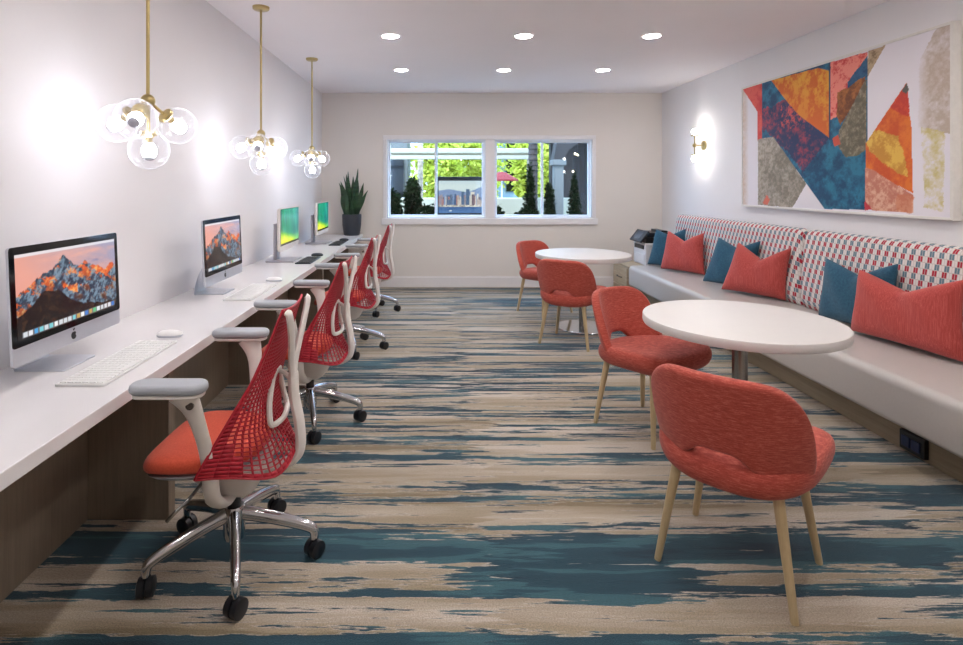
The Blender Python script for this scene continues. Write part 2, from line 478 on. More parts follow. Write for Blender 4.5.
# outer casing round both windows with the stool below
tr = MB()
tr.box(W1[0] - 0.05, W2[1] + 0.05, YB - 0.018, YB, WZ1, WZ1 + 0.055)
tr.box(W1[0] - 0.05, W1[0], YB - 0.018, YB, WZ0, WZ1).box(W2[1], W2[1] + 0.05, YB - 0.018, YB, WZ0, WZ1)
tr.box(W1[1], W2[0], YB - 0.018, YB, WZ0, WZ1)
tr.box(W1[0] - 0.07, W2[1] + 0.07, YB - 0.035, YB, WZ0 - 0.085, WZ0)
struct(tr.build('trim_1', m_trim, smooth=False, bevel=0.004))
def window(name, x0, x1):
    w = struct(MB()  # outer frame lining the opening
        .box(x0, x0 + 0.020, YB, YB + T, WZ0, WZ1).box(x1 - 0.020, x1, YB, YB + T, WZ0, WZ1)
        .box(x0, x1, YB, YB + T, WZ1 - 0.020, WZ1).box(x0, x1, YB, YB + T, WZ0, WZ0 + 0.020).build(name, m_vinyl, smooth=False, bevel=0.003))
    xm = (x0 + x1) / 2
    for a, b, y in ((x0 + 0.020, xm + 0.02, YB + 0.10), (xm - 0.02, x1 - 0.020, YB + 0.055)):
        z0, z1, s = WZ0 + 0.020, WZ1 - 0.020, 0.024
        sash = MB().box(a, a + s, y, y + 0.035, z0, z1).box(b - s, b, y, y + 0.035, z0, z1).box(a + s, b - s, y, y + 0.035, z0, z0 + s).box(a + s, b - s, y, y + 0.035, z1 - s, z1).build('sash', m_vinyl, w, smooth=False, bevel=0.003)
        MB().box(a + s, b - s, y + 0.015, y + 0.019, z0 + s, z1 - s).build('pane', m_pane, sash, smooth=False)
window('window_1', *W1); window('window_2', *W2)

# ------------------------------------------------------------------ long desk
DZ = 0.74
t = thing('wall_desk', 'long white worktop desk with taupe wood panels running along the pendant-lit wall', 'desk', (0, 0, 0))
MB().box(XL + 0.002, -1.03, 0.3, YB - 0.02, DZ - 0.045, DZ).build('worktop', m_white, t, smooth=False, bevel=0.003)
MB().box(-1.505, -1.483, 0.3, YB - 0.03, 0.0, DZ - 0.046).build('back_panel', m_panel, t, smooth=False)
for y in (0.78, 2.345, 3.93, 5.50, 7.07):
    MB().box(-1.482, -1.138, y, y + 0.058, 0.0, DZ - 0.046).build('divider_panel', m_panel, t, smooth=False, bevel=0.002)

# ------------------------------------------------------------------ banquette
BX, BY0, BY1 = 2.35, 1.95, 6.78
bq = thing('banquette', 'long built-in banquette with pale grey seat and checked red and teal backrest', 'bench', (0, 0, 0))
def profile_sweep(prof, y0, y1, ny=2, endr=0.0):
    ys = np.linspace(y0, y1, ny)
    return [[(x, float(y), z) for x, z in prof] for y in ys]
seat_prof = []
for cx, cz, a0, r in ((BX + 0.05, 0.385, 90, 0.05), (BX + 0.03, 0.215, 180, 0.03)):
    for k in range(7):
        a = math.radians(a0 + 90 * k / 6); seat_prof.append((cx + r * math.cos(a), cz + r * math.sin(a)))
seat_prof += [(XR - 0.005, 0.185), (XR - 0.005, 0.437), (2.75, 0.438)]
MB().loft(profile_sweep(seat_prof, BY0, BY1)).build('seat', m_vinyl_seat, bq, bevel=0.012, bseg=3, angle=50)
MB().box(2.504, XR - 0.02, BY0 + 0.02, BY1 - 0.05, 0.0, 0.184).build('plinth', m_plinth, bq, smooth=False)
def back_cushion(y0, y1):
    prof = [(2.955, 0.44), (2.925, 0.50), (2.925, 0.62), (2.932, 0.75), (2.945, 0.88), (2.958, 0.97)]
    for k in range(1, 8):
        a = math.radians(180 - 130 * k / 7); prof.append((3.022 + 0.062 * math.cos(a), 0.990 + 0.075 * math.sin(a)))
    prof += [(3.115, 0.98), (3.12, 0.44)]
    L = [0.0]
    for i in range(1, len(prof)): L.append(L[-1] + math.hypot(prof[i][0] - prof[i - 1][0], prof[i][1] - prof[i - 1][1]))
    ys = [y0, y0 + 0.012, y0 + 0.03, y0 + 0.07] + list(np.linspace(y0 + 0.15, y1 - 0.15, 24)) + [y1 - 0.07, y1 - 0.03, y1 - 0.012, y1]
    ins = [0.045, 0.022, 0.008, 0.0] + [0] * 24 + [0, 0.008, 0.022, 0.045]
    rings = []
    for y, d in zip(ys, ins):
        rings.append([(3.04 + (x - 3.04) * (1 - d / 0.11), float(y), 0.44 + (z - 0.44) * (1 - d / 0.5)) for x, z in prof])
    o = MB().loft(rings).build('back_cushion', m_check, bq, angle=70)
    me = o.data; uv = me.uv_layers.new(name='UVMap'); n = len(prof)
    for p in me.polygons:
        for li in p.loop_indices:
            vi = me.loops[li].vertex_index
            uv.data[li].uv = (ys[vi // n], L[vi % n])
    return o
back_cushion(4.50, 6.88); back_cushion(2.10, 4.485)
po = MB().box(2.478, 2.506, 2.815, 2.965, 0.018, 0.118).build('power_outlet', m_black, bq, smooth=False, bevel=0.004)
MB().box(2.470, 2.479, 2.835, 2.885, 0.040, 0.095).box(2.470, 2.479, 2.895, 2.945, 0.040, 0.095).build('socket_insert', plain('blue_black_plastic', (28, 44, 84), 0.3), po, smooth=False, bevel=0.003)

# ------------------------------------------------------------------ dining tables
def round_table(x, y, label):
    t = thing('round_table', label, 'table', (x, y, 0), 0, 'round tables')
    MB().lathe([(0.001, .692), (.45, .692), (.463, .696), (.466, .704), (.466, .732), (.463, .738), (.455, .74), (0.001, .74)], 72).build('tabletop', plain('matt_white_laminate', (216, 212, 210), .42, var=.01, nscale=8, bstr=0.0), t)
    MB().box(-.12, .12, -.025, .025, .675, .691).box(-.025, .025, -.12, .12, .675, .691).build('top_bracket', m_black, t, smooth=False)
    MB().lathe([(.036, .018), (.036, .676)], 28).build('column', m_steel, t)
    MB().lathe([(.001, 0), (.262, 0), (.265, .004), (.262, .011), (.06, .018), (.001, .018)], 56).build('base_plate', m_chrome, t)
    return t
round_table(1.546, 2.824, 'white round cafe table beside the chair with its back turned, larger in view')
round_table(1.453, 5.52, 'white round cafe table in front of the windows, beside the printer cabinet')

# ------------------------------------------------------------------ dining chairs (facing +x)
def dining_chair():
    t = thing('dining_chair', '', 'chair', (0, 0, 0), 0, 'coral upholstered dining chairs')
    # seat cushion: wide front, narrower rear
    def outline(k, n, sc):
        a = 2 * PI * k / n; c, s_ = math.cos(a), math.sin(a)
        e = 0.46 if c > 0 else 0.78
        x = math.copysign(abs(c) ** e, c) * 0.275; y = math.copysign(abs(s_) ** e, s_) * 0.276
        y *= 1.0 + 0.05 * (x / 0.275)
        return x * sc, y * sc
    n = 56; rings = []
    for sc, z in ((0.02, .362), (.5, .362), (.80, .366), (.92, .378), (.985, .402), (1.0, .430), (.985, .456), (.94, .472), (.84, .482), (.5, .487), (0.02, .488)):
        r = []
        for k in range(n):
            x, y = outline(k, n, sc)
            r.append((x + 0.015, y, z + 0.018 * (abs(y) / 0.26) ** 3 * (sc > .7) + 0.012 * (x / .255)))
        rings.append(r)
    MB().loft(rings).build('seat', m_coral, t, sub=1)
    # backrest shell with a slot above the seat
    nu, nv = 25, 11; P = []
    for i in range(nv):
        row = []
        for j in range(nu):
            s_ = -1 + 2 * j / (nu - 1); a = abs(s_); v = i / (nv - 1)
            zt = 0.440 + 0.335 * max(0.0, 1 - a ** 6.0) ** 0.42
            zb = 0.503 - 0.103 * min(1, max(0, (a - 0.22) / 0.40)) ** 1.1
            z = zb + (zt - zb) * v
            hgt = max(0, (z - 0.42) / 0.36)
            wd = 0.238 + 0.034 * math.sin(PI / 2 * min(1, hgt * 1.7))
            x = -0.222 - 0.070 * hgt + 0.165 * a ** 2.4 * (1 - 0.20 * hgt)
            row.append((x, wd * s_, z))
        P.append(row)
    MB().grid(P).build('backrest', m_coral, t, sub=2, solid=0.048)
    for sx, sy in ((1, 1), (1, -1), (-1, 1), (-1, -1)):
        MB().tube([(sx * .155, sy * .165, .378), (sx * .199, sy * .222, 0.006), (sx * .200, sy * .223, 0.0)], [.0185, .0125, .011], 14).build('leg', m_oak, t)
    return t
dc = dining_chair()
spots = [(1.135, 2.085, math.radians(46), 'coral dining chair seen from behind at the larger table, its whole curved back showing'),
         (1.24, 3.257, math.radians(-57), 'coral dining chair facing the near table, its seat tucked beneath the tabletop edge'),
         (1.215, 5.0, math.radians(56), 'coral dining chair with its back turned at the table before the windows'),
         (1.205, 6.20, math.radians(-56), 'coral dining chair nearest the windows, half hidden by another chair and the tabletop')]
for i, (x, y, a, lab) in enumerate(spots):
    o = dc if i == 0 else copy_tree(dc)
    o.location = (x, y, 0); o.rotation_euler = (0, 0, a); o['label'] = lab

# ------------------------------------------------------------------ task chairs (facing -x)
def task_chair():
    t = thing('task_chair', '', 'chair', (0, 0, 0), 0, 'red mesh task chairs along the desk')
    # five-star base
    MB().lathe([(.001, .085), (.036, .085), (.040, .10), (.040, .195), (.034, .207), (.001, .207)], 24).build('base_hub', m_chrome, t)
    for k in range(5):
        a = math.radians(3 + 72 * k); ca, sa = math.cos(a), math.sin(a)
        R = lambda r, z: (r * ca, r * sa, z)
        pts = smooth_path([R(.02, .178), R(.12, .160), R(.22, .135), R(.285, .113), R(.300, .095), R(.302, .068)], 4)
        rr = [interp(i, [0, len(pts) - 1], [.025, .0145]) for i in range(len(pts))]
        sp = MB().tube(pts, rr, 12, (0.85, 1.1), up=(-sa, ca, 0)).build('base_arm', m_chrome, t)
        b = a + (0.9, -0.5, 0.2, 1.1, -0.8)[k]; cb, sb = math.cos(b), math.sin(b)
        cx, cy = .302 * ca, .302 * sa
        c = MB()
        for sgn in (-1, 1):
            p0 = (cx - sb * .004 * sgn, cy + cb * .004 * sgn, .0325); p1 = (cx - sb * .027 * sgn, cy + cb * .027 * sgn, .0325)
            c.tube([p0, ((p0[0] * .1 + p1[0] * .9), (p0[1] * .1 + p1[1] * .9), .0325), p1], [.0325, .0325, .027], 20)
        c.cyl((cx, cy, .03), (cx, cy, .072), .012)
        c.build('caster', m_caster, sp)
    MB().cyl((0, 0, .19), (0, 0, .33), .024).build('gas_lift', m_black, t)
    MB().loft([[(x * s, y * s2, z) for x, y in rrect(.26, .22, .05)] for s, s2, z in ((.50, .55, .268), (.72, .8, .29), (1, 1, .36), (1, 1.2, .398))]).build('tilt_mechanism', m_wplastic, t)
    MB().tube(smooth_path([(-.06, -.10, .37), (-.07, -.20, .355), (-.10, -.25, .33), (-.13, -.26, .30)], 4), .006, 8).build('lever', m_steel, t)
    # seat
    def srings(lay, w=.224, x0=-.285, x1=.130):
        rings = []
        for sc, z in lay:
            r = []
            for k in range(44):
                a = 2 * PI * k / 44; c, s_ = math.cos(a), math.sin(a)
                x = math.copysign(abs(c) ** .62, c); y = math.copysign(abs(s_) ** .62, s_)
                xx = (x0 + x1) / 2 + x * sc * (x1 - x0) / 2
                drop = 0.028 * max(0, -x * sc) ** 4 - 0.012 * max(0, x * sc) ** 2
                r.append((xx, y * sc * w * (1 - .05 * x - .22 * max(0, x) ** 2), z - drop + .010 * (y * sc) ** 2))
            rings.append(r)
        return rings
    MB().loft(srings([(.02, .415), (.9, .415), (.975, .424), (1, .442), (.985, .460), (.93, .473), (.8, .480), (.4, .484), (.02, .484)])).build('seat', m_orange, t, sub=1)
    MB().loft(srings([(.3, .385), (.85, .398), (.92, .414)], .235)).build('seat_pan', m_grey_pad, t)
    # mesh back: netting with real openings
    zc = [.425, .48, .56, .65, .78, .87, .965]; xc = [.235, .205, .160, .150, .180, .200, .232]
    ze = [.440, .60, .746, .87, .975]; xe = [-.035, .055, .137, .185, .222]; we = [.276, .248, .204, .162, .140]
    nu, nv = 26, 40
    def pt(u, v):
        zcen = interp(v, [0, 1], [.425, .965]); zed = interp(v, [0, 1], [.440, .975])
        a = abs(u); xcen = interp(zcen, zc, xc); xed = interp(zed, ze, xe); w = interp(zed, ze, we)
        if v < 0.06: w -= .012 * (1 - v / .06)
        return Vector((xcen + (xed - xcen) * a ** 2.7, w * u, zcen + (zed - zcen) * a ** 2 - .045 * math.sin(PI * a) ** 2 * (1 - v) ** 3))
    mb = MB()
    V = {}
    for i in range(nv + 1):
        for j in range(nu + 1): V[i, j] = pt(-1 + 2 * j / nu, i / nv)
    for i in range(nv):
        for j in range(nu):
            q = [V[i, j], V[i, j + 1], V[i + 1, j + 1], V[i + 1, j]]
            u = abs((j + .5) / nu * 2 - 1); v = (i + .5) / nv
            edge = u > .93 or v < .03 or v > .96
            edge = edge or (u > .70 + .9 * v and v < .22)
            if edge:
                mb.add(q, [(0, 1, 2, 3)]); continue
            open_ = .82 - .24 * v
            open_ *= 1 - max(0, u - .6) * .35
            c = sum(q, Vector()) / 4
            inn = [c + (p - c) * open_ for p in q]
            # lean the opening for the diagonal net
            mb.add(q + inn, [(0, 1, 5, 4), (1, 2, 6, 5), (2, 3, 7, 6), (3, 0, 4, 7)])
    mb.build('mesh_back', m_red_mesh, t, solid=.005)
    # rim cord round the net
    rim = [pt(-1, k / 20) for k in range(21)] + [pt(-1 + 2 * k / 12, 1) for k in range(1, 12)] + [pt(1, 1 - k / 20) for k in range(21)] + [pt(1 - 2 * k / 24, 0) for k in range(1, 24)]
    rim.append(rim[0])
    MB().tube([tuple(p) for p in rim], .005, 6).build('back_rim', m_red_mesh, t)
    # Y-shaped tower
    MB().tube(smooth_path([(.04, 0, .350), (.13, 0, .352), (.21, 0, .372), (.250, 0, .42), (.247, 0, .52), (.228, 0, .62), (.224, 0, .71)], 5), [.028] * 5 + [.031] * 25 + [.028], 12, (1.0, .62), up=(0, 1, 0)).build('spine', m_wplastic, t)
    for sgn in (-1, 1):
        MB().tube(smooth_path([(.224, 0.004 * sgn, .69), (.226, .03 * sgn, .76), (.240, .085 * sgn, .87), (.246, .137 * sgn, .955), (.238, .142 * sgn, .968)], 5), .020, 10, (1.15, .6), up=(0, 1, 0)).build('spine_fork', m_wplastic, t)
    # lumbar loop
    lp = [(.180, -.075, .545), (.170, -.105, .560), (.160, -.085, .625), (.160, -.045, .700), (.166, -.018, .722), (.166, .018, .722), (.160, .045, .700), (.160, .085, .625), (.170, .105, .560), (.180, .075, .545), (.188, 0, .540), (.180, -.075, .545)]
    MB().tube(smooth_path(lp, 4), .0105, 8).tube(smooth_path([(.168, 0, .718), (.200, 0, .70), (.226, 0, .655)], 4), .009, 8).build('lumbar_support', m_wplastic, t)
    for sgn in (-1, 1):
        arm = MB().tube(smooth_path([(.0, .05 * sgn, .275), (.0, .125 * sgn, .285), (.002, .205 * sgn, .350), (.003, .238 * sgn, .46), (-.004, .262 * sgn, .56), (-.022, .300 * sgn, .68), (-.050, .318 * sgn, .748)], 5), [.033] * 10 + [.029] * 5 + [.025] * 7 + [.026, .027, .029, .032, .035, .039, .043, .047, .05], 12, (1.0, .55), up=(1, 0, 0)).build('armrest', m_wplastic, t)
        MB().prism([(-.09 + x, .325 * sgn + y) for x, y in rrect(.225, .080, .035)], .744, .756).build('pad_plate', m_wplastic, arm, bevel=.003)
        MB().prism([(-.09 + x, .325 * sgn + y) for x, y in rrect(.245, .094, .044)], .756, .787).build('arm_pad', m_grey_pad, arm, bevel=.012, bseg=3)
        y = .320 * sgn
        MB().cyl((-.022, y - .004 * sgn, .712), (-.022, y + .012 * sgn, .712), .013, n=20).build('button', m_steel, arm)
    return t
tc_ = task_chair()
spots = [(-.770, 2.10, 0, 'red mesh task chair with orange seat whose whole chrome five-star base shows'),
         (-.765, 3.335, math.radians(-4), 'red mesh task chair in front of the smaller mountain-screen computer'),
         (-.760, 4.785, math.radians(-3), 'red mesh task chair pulled up to the first green-screen monitor'),
         (-.750, 6.23, math.radians(-3), 'red mesh task chair beside the potted snake plant and back wall')]
for i, (x, y, a, lab) in enumerate(spots):
    o = tc_ if i == 0 else copy_tree(tc_)
    o.location = (x, y, 0); o.rotation_euler = (0, 0, a); o['label'] = lab

# ------------------------------------------------------------------ pictures for the screens
def mountain_picture(u, v):
    x = u * 1.7
    sky = blend(np.zeros(u.shape + (3,)) + M3((226, 158, 142)), (158, 152, 176), np.clip(u * 1.1 - .12 + (v - .7) * .5, 0, 1))
    cl = fbm(x * 3, v * 8, 5); sky = blend(sky, (128, 128, 164), np.clip((cl - .52) * 6, 0, 1) * np.clip((u - .5) * 4, 0, 1) * .9)
    sky = blend(sky, (240, 170, 150), np.clip((fbm(x * 2, v * 9, 9) - .55) * 4, 0, 1) * .7)
    px = [0, .07, .16, .26, .34, .42, .47, .54, .58, .64, .72, .80, .86, .93, 1]
    py = [.52, .55, .66, .72, .80, .90, .84, .74, .72, .79, .70, .66, .58, .66, .62]
    ridge = np.interp(u, px, py) + (fbm(u * 26, u * 0 + .5, 21) - .5) * .085
    col = sky
    rock = fbm(x * 9 + v * 5, v * 10, 31, 6, .7); r2 = fbm(x * 20 - v * 9, v * 18, 41, 5, .7)
    slate = blend(np.zeros(u.shape + (3,)) + M3((44, 60, 78)), (118, 140, 158), np.clip((r2 - .45) * 7, 0, 1))
    slate = blend(slate, (26, 30, 40), np.clip((rock - .56) * 8, 0, 1))
    fire = blend(np.zeros(u.shape + (3,)) + M3((214, 92, 44)), (250, 172, 96), np.clip((r2 - .5) * 6, 0, 1))
    d = ridge - v
    lit = np.clip((rock - .49 + .10 * np.exp(-(d / .08) ** 2) - .04) * 16, 0, 1) * np.clip(1.2 - d * 2.2, 0, 1)
    lit = np.maximum(lit, np.clip((.5 - np.hypot((u - .52) / .16, (v - .46) / .14) + (rock - .5) * 2.4) * 6, 0, 1))
    mt = blend(slate, (0, 0, 0), lit * 0); mt = mt * (1 - lit[..., None]) + fire * lit[..., None]
    col = np.where((v < ridge)[..., None], mt, col)
    hill = np.interp(u, [0, .1, .24, .36, .48, .60, .8, 1], [.26, .34, .50, .47, .30, .20, .13, .09]) + (fbm(u * 30, u * 0, 51) - .5) * .05
    dk = blend(np.zeros(u.shape + (3,)) + M3((24, 20, 22)), (72, 48, 34), np.clip((fbm(x * 24, v * 26, 61) - .5) * 5, 0, 1))
    col = np.where((v < hill)[..., None], dk, col)
    col = np.where((v > .965)[..., None], blend(col, (225, 222, 226), np.ones_like(u) * .9), col)
    # dock
    rs = np.random.RandomState(4); pal = [(230, 236, 240), (70, 160, 220), (240, 240, 240), (90, 190, 130), (200, 160, 90), (225, 225, 230), (60, 120, 200), (210, 215, 220), (120, 200, 210)]
    nd = 21
    dock = (v > .015) & (v < .085) & (u > .035) & (u < .975)
    col = np.where(dock[..., None], blend(col, (190, 190, 196), np.ones_like(u) * .45), col)
    k = np.floor((u - .04) / (.93 / nd)).astype(int); fk = (u - .04) / (.93 / nd) - k
    for i in range(nd):
        m = (k == i) & (fk > .14) & (fk < .86) & (v > .022) & (v < .078)
        col = np.where(m[..., None], M3(pal[rs.randint(len(pal))]), col)
    return col
def aurora_picture(u, v):
    base = blend(np.zeros(u.shape + (3,)) + M3((10, 150, 96)), (10, 140, 140), np.clip(u * 1.2 - .1, 0, 1))
    st = fbm(u * 11 + v * .8, v * .8, 3, 4); base = blend(base, (90, 215, 170), np.clip((st - .5) * 5, 0, 1) * .8)
    base = blend(base, (8, 80, 100), np.clip((fbm(u * 7, v * .6, 8) - .53) * 6, 0, 1) * .7)
    lo = np.interp(u, [0, .4, .7, 1], [.42, .30, .22, .20])
    base = blend(base, (190, 230, 40), np.clip((lo - v) * 6, 0, 1)); base = blend(base, (240, 240, 70), np.clip((lo - .14 - v + (st - .5) * .3) * 7, 0, 1))
    base = blend(base, (70, 200, 160), np.clip((u - .62) * 4, 0, 1) * np.clip((.35 - v) * 5, 0, 1) * .6)
    return base
def skyline_picture(u, v):
    col = blend(np.zeros(u.shape + (3,)) + M3((176, 200, 218)), (214, 226, 226), np.clip(1.2 - np.abs(v - .8) * 3, 0, 1))
    m1 = np.interp(u, [0, .2, .4, .55, .75, 1], [.68, .74, .68, .64, .74, .90]) + (fbm(u * 14, u * 0, 4) - .5) * .04
    col = np.where((v < m1)[..., None], M3((132, 152, 190)), col)
    rs = np.random.RandomState(7)
    for i in range(46):
        w = rs.uniform(.03, .085); c = rs.uniform(0, 1); h = rs.uniform(.36, .56) + .16 * math.exp(-((c - .62) / .16) ** 2) * rs.rand() + (.1 if rs.rand() > .8 else 0)
        k = [(150, 140, 150), (190, 170, 160), (90, 110, 140), (206, 196, 190), (120, 100, 110), (70, 96, 132), (224, 216, 206), (170, 120, 120)][rs.randint(8)]
        m = (np.abs(u - c) < w / 2) & (v < h)
        sh = .85 + .3 * (np.floor(v * 60) % 2)
        col = np.where(m[..., None], np.clip(M3(k) * sh[..., None], 0, 1), col)
    col = np.where((((np.abs(u - .58) < .035) & (v < .74)) | ((np.abs(u - .48) < .03) & (v < .66)))[..., None], M3((82, 108, 140)), col)
    low = .235 + .03 * fbm(u * 40, u * 0, 3)
    g = blend(np.zeros(u.shape + (3,)) + M3((232, 226, 214)), (110, 96, 96), np.clip((fbm(u * 50, v * 50, 2) - .48) * 8, 0, 1))
    col = np.where((v < low)[..., None], g, col)
    sea = blend(np.zeros(u.shape + (3,)) + M3((44, 84, 140)), (88, 122, 172), fbm(u * 8, v * 60, 6))
    col = np.where((v < .19)[..., None], sea, col)
    col = np.where((np.hypot((u - .24) / .03, (v - .07) / .02) < 1)[..., None], M3((235, 235, 240)), col)
    return col

# ------------------------------------------------------------------ desktop computers (facing +x, origin on the desk)
def logo_outline(h):
    pts = []
    for k in range(72):
        a = 2 * PI * k / 72; c, s_ = math.cos(a), math.sin(a)
        r = 0.5 * (1 - 0.10 * math.exp(-((a - PI / 2) / .30) ** 2) - 0.06 * math.exp(-((a - 3 * PI / 2) / .22) ** 2))
        x, y = r * c * .98, r * s_ * .98
        x *= 1.0 + .05 * s_
        dx, dy = x - .56, y - .06; d = math.hypot(dx, dy)
        if d < .24: x, y = .56 + dx / d * .24, .06 + dy / d * .24
        pts.append((x * h, (y - .08) * h))
    return pts
def desktop_computer(loc, rz, label):
    t = thing('desktop_computer', label, 'computer', loc, rz, 'white-chin desktop computers')
    hw, z0, z1 = .304, .080, .473
    tilt = math.radians(2.5)
    Mt = Matrix.Translation((0, 0, .25)) @ Matrix.Rotation(-tilt, 4, 'Y') @ Matrix.Translation((0, 0, -.25))
    # stand: foot plate and bent neck
    st = MB().prism([(-.055 + x, y) for x, y in rrect(.19, .19, .012)], 0.0, .006)
    st.tube(smooth_path([(-.143, 0, .004), (-.147, 0, .03), (-.12, 0, .12), (-.075, 0, .20), (-.045, 0, .24)], 5), .010, 12, (9.0, .55), up=(0, 1, 0))
    st.build('stand', m_alu, t, bevel=.0015)
    # housing: thin edge, bulged rear
    rings = []
    for sc, x in ((1, .006), (1.0, -.003), (.97, -.010), (.80, -.022), (.5, -.036), (.2, -.042)):
        rings.append([(x, p * sc, (z0 + z1) / 2 + q * sc) for p, q in rrect(2 * hw, z1 - z0, .012)])
    MB().loft(rings, True, Mt).build('housing', m_alu, t)
    gz0 = z0 + .060
    MB().loft([[(x, p, (gz0 + z1) / 2 + q) for p, q in rrect(2 * hw, z1 - gz0, .011)] for x in (.0062, .0085)], True, Mt).build('bezel', m_bezel, t)
    a0, a1, b0, b1 = -hw + .022, hw - .022, gz0 + .022, z1 - .026
    picture('screen', 210, 124, mountain_picture, lambda u, v: tuple(Mt @ Vector((.0090, a0 + (a1 - a0) * u, b0 + (b1 - b0) * v))), m_screen, t)
    lg = MB()
    Ml = Mt @ Matrix.Translation((.0062, 0, z0 + .030)) @ Matrix(((0, 0, 1, 0), (1, 0, 0, 0), (0, 1, 0, 0), (0, 0, 0, 1)))
    lg.prism(logo_outline(.030), 0, .0008, Ml)
    leaf = []
    for k in range(12):
        a = PI * k / 11; leaf.append((.006 * math.sin(a) * .8 - .001 + .005 * k / 11, .0152 + .010 * k / 11))
    leaf += [(.004 - .0045 * math.sin(PI * k / 8) - .005 * k / 8, .0252 - .010 * k / 8) for k in range(1, 8)]
    lg.prism(leaf, 0, .0008, Ml)
    tag(lg.build('logo', m_black, t, smooth=False), 'black apple emblem')
    return t
desktop_computer((-1.396, 2.107, DZ), 0, 'desktop computer with mountain wallpaper, the larger one beside the numeric white keyboard')
desktop_computer((-1.360, 3.52, DZ), 0, 'desktop computer with mountain wallpaper, second along the desk, near the middle pendant')

def monitor(loc, label):
    t = thing('monitor', label, 'monitor', loc, 0, 'silver monitors with green wallpaper')
    MB().prism([(-.045 + x, y) for x, y in rrect(.25, .32, .012)], 0, .012).build('stand_base', m_silver, t, bevel=.003)
    MB().loft([[(-.115 + x, y, z) for x, y in rrect(.03, .11, .008)] for z in (.012, .33)]).box(-.115, -.03, -.03, .03, .25, .31).build('stand_neck', m_silver, t, bevel=.003)
    hw, z0, z1 = .31, .112, .478
    MB().loft([[(x, p * s_, (z0 + z1) / 2 + q * s_) for p, q in rrect(2 * hw, z1 - z0, .008)] for x, s_ in ((.006, 1), (-.012, 1), (-.028, .93), (-.034, .7))]).build('housing', m_wplastic, t)
    MB().box(.0062, .0075, -hw + .006, hw - .006, z0 + .045, z1 - .006).build('bezel', m_bezel, t, smooth=False)
    picture('screen', 90, 60, aurora_picture, lambda u, v: (.0080, (-hw + .010) + (2 * hw - .020) * u, z0 + .062 + (z1 - .010 - z0 - .062) * v), m_screen, t)
    return t
monitor((-1.335, 5.0, DZ), 'silver monitor with green wallpaper behind the dark keyboard, beside the second computer')
monitor((-1.345, 6.5, DZ), 'silver monitor with green wallpaper closest to the potted snake plant')

def keyboard(loc, rz, label, group, base, keys, w=.50, d=.155):
    t = thing('keyboard', label, 'keyboard', loc, rz, group)
    MB().loft([[(x, y, z) for x, y in rrect(d, w, .010)] for z in (0.0, .009)]).build('case', base, t, bevel=.002)
    k = MB(); rows, cols = 6, 21
    for i in range(rows):
        for j in range(cols):
            if j in (15, 18) and i > 0 and False: continue
            if i == 0 and 5 <= j <= 9 and j != 5: continue
            y1 = -w / 2 + .012 + (w - .024) / cols * j; x1 = d / 2 - .010 - (d - .020) / rows * i
            yy = y1 + (w - .024) / cols * (5 if (i == 0 and j == 5) else 1) - .003
            k.box(x1 - (d - .02) / rows + .003, x1, y1, yy, .009, .0125)
    k.build('keys', keys, t, smooth=False)
    return t
kw = keyboard((-1.205, 2.125, DZ), 0, 'white keyboard in front of the larger mountain-screen computer', 'white keyboards', m_kb_w, m_keys_w, .53, .17)
# the row of function keys lies to the screen side, so turn each so its space bar faces the chair
kw2 = copy_tree(kw); kw2.location = (-1.175, 3.505, DZ); kw2['label'] = 'white keyboard in front of the second mountain-screen computer'
kd = keyboard((-1.155, 4.97, DZ), 0, 'dark keyboard beside the first green-screen monitor', 'dark keyboards', m_dark_kb, m_black, .44, .135)
kd2 = copy_tree(kd); kd2.location = (-1.150, 6.42, DZ); kd2['label'] = 'dark keyboard in front of the green-screen monitor near the plant'
def mouse(loc, label, group, body, base):
    t = thing('computer_mouse', label, 'mouse', loc, 0, group)
    rings = []
    for sc, z in ((.93, 0), (1, .004), (1, .010), (.93, .017), (.72, .024), (.35, .0275), (.05, .028)):
        rings.append([(.057 * sc * math.copysign(abs(math.cos(a)) ** .8, math.cos(a)), .031 * sc * math.copysign(abs(math.sin(a)) ** .8, math.sin(a)), z) for a in [2 * PI * k / 32 for k in range(32)]])
    MB().loft(rings[2:]).build('shell', body, t)
    MB().loft(rings[:3]).build('underside', base, t)
    return t
mw = mouse((-1.20, 2.485, DZ), 'white mouse beside the larger computer\'s keyboard', 'white mice', m_keys_w, m_alu)
mw2 = copy_tree(mw); mw2.location = (-1.155, 3.92, DZ); mw2['label'] = 'white mouse beyond the second white keyboard'
md = mouse((-1.150, 5.31, DZ), 'black mouse beside the first green-screen monitor', 'black mice', m_dark_kb, m_black)
md2 = copy_tree(md); md2.location = (-1.140, 6.78, DZ); md2['label'] = 'black mouse beside the keyboard near the plant'

# ------------------------------------------------------------------ snake plant
pl = thing('potted_snake_plant', 'tall snake plant in a charcoal pot at the end of the desk', 'plant', (-1.155, 7.50, DZ))
pot = MB().lathe([(.001, 0), (.098, 0), (.108, .01), (.126, .14), (.130, .27), (.127, .285), (.119, .285), (.116, .255), (.001, .255)], 40).build('pot', m_pot, pl)
MB().lathe([(.001, .2555), (.1145, .2555), (.1145, .262), (.001, .268)], 24).build('soil', m_soil, pl)
rng = random.Random(5)
leaves = [(-.07, .0, .46, -.10), (-.05, .05, .55, -.06), (-.02, -.03, .62, -.02), (.01, .04, .50, .02), (.03, -.02, .66, .05), (.06, .03, .46, .10), (.075, -.03, .36, .15), (-.085, -.02, .34, -.06), (.0, -.07, .40, .03), (.04, .07, .42, .02), (-.04, -.06, .48, -.09), (.02, .0, .55, -.01), (-.03, .02, .58, -.04), (.05, -.05, .52, .04), (-.06, .03, .40, -.02), (.02, -.06, .46, .06), (.08, .01, .40, .06)]
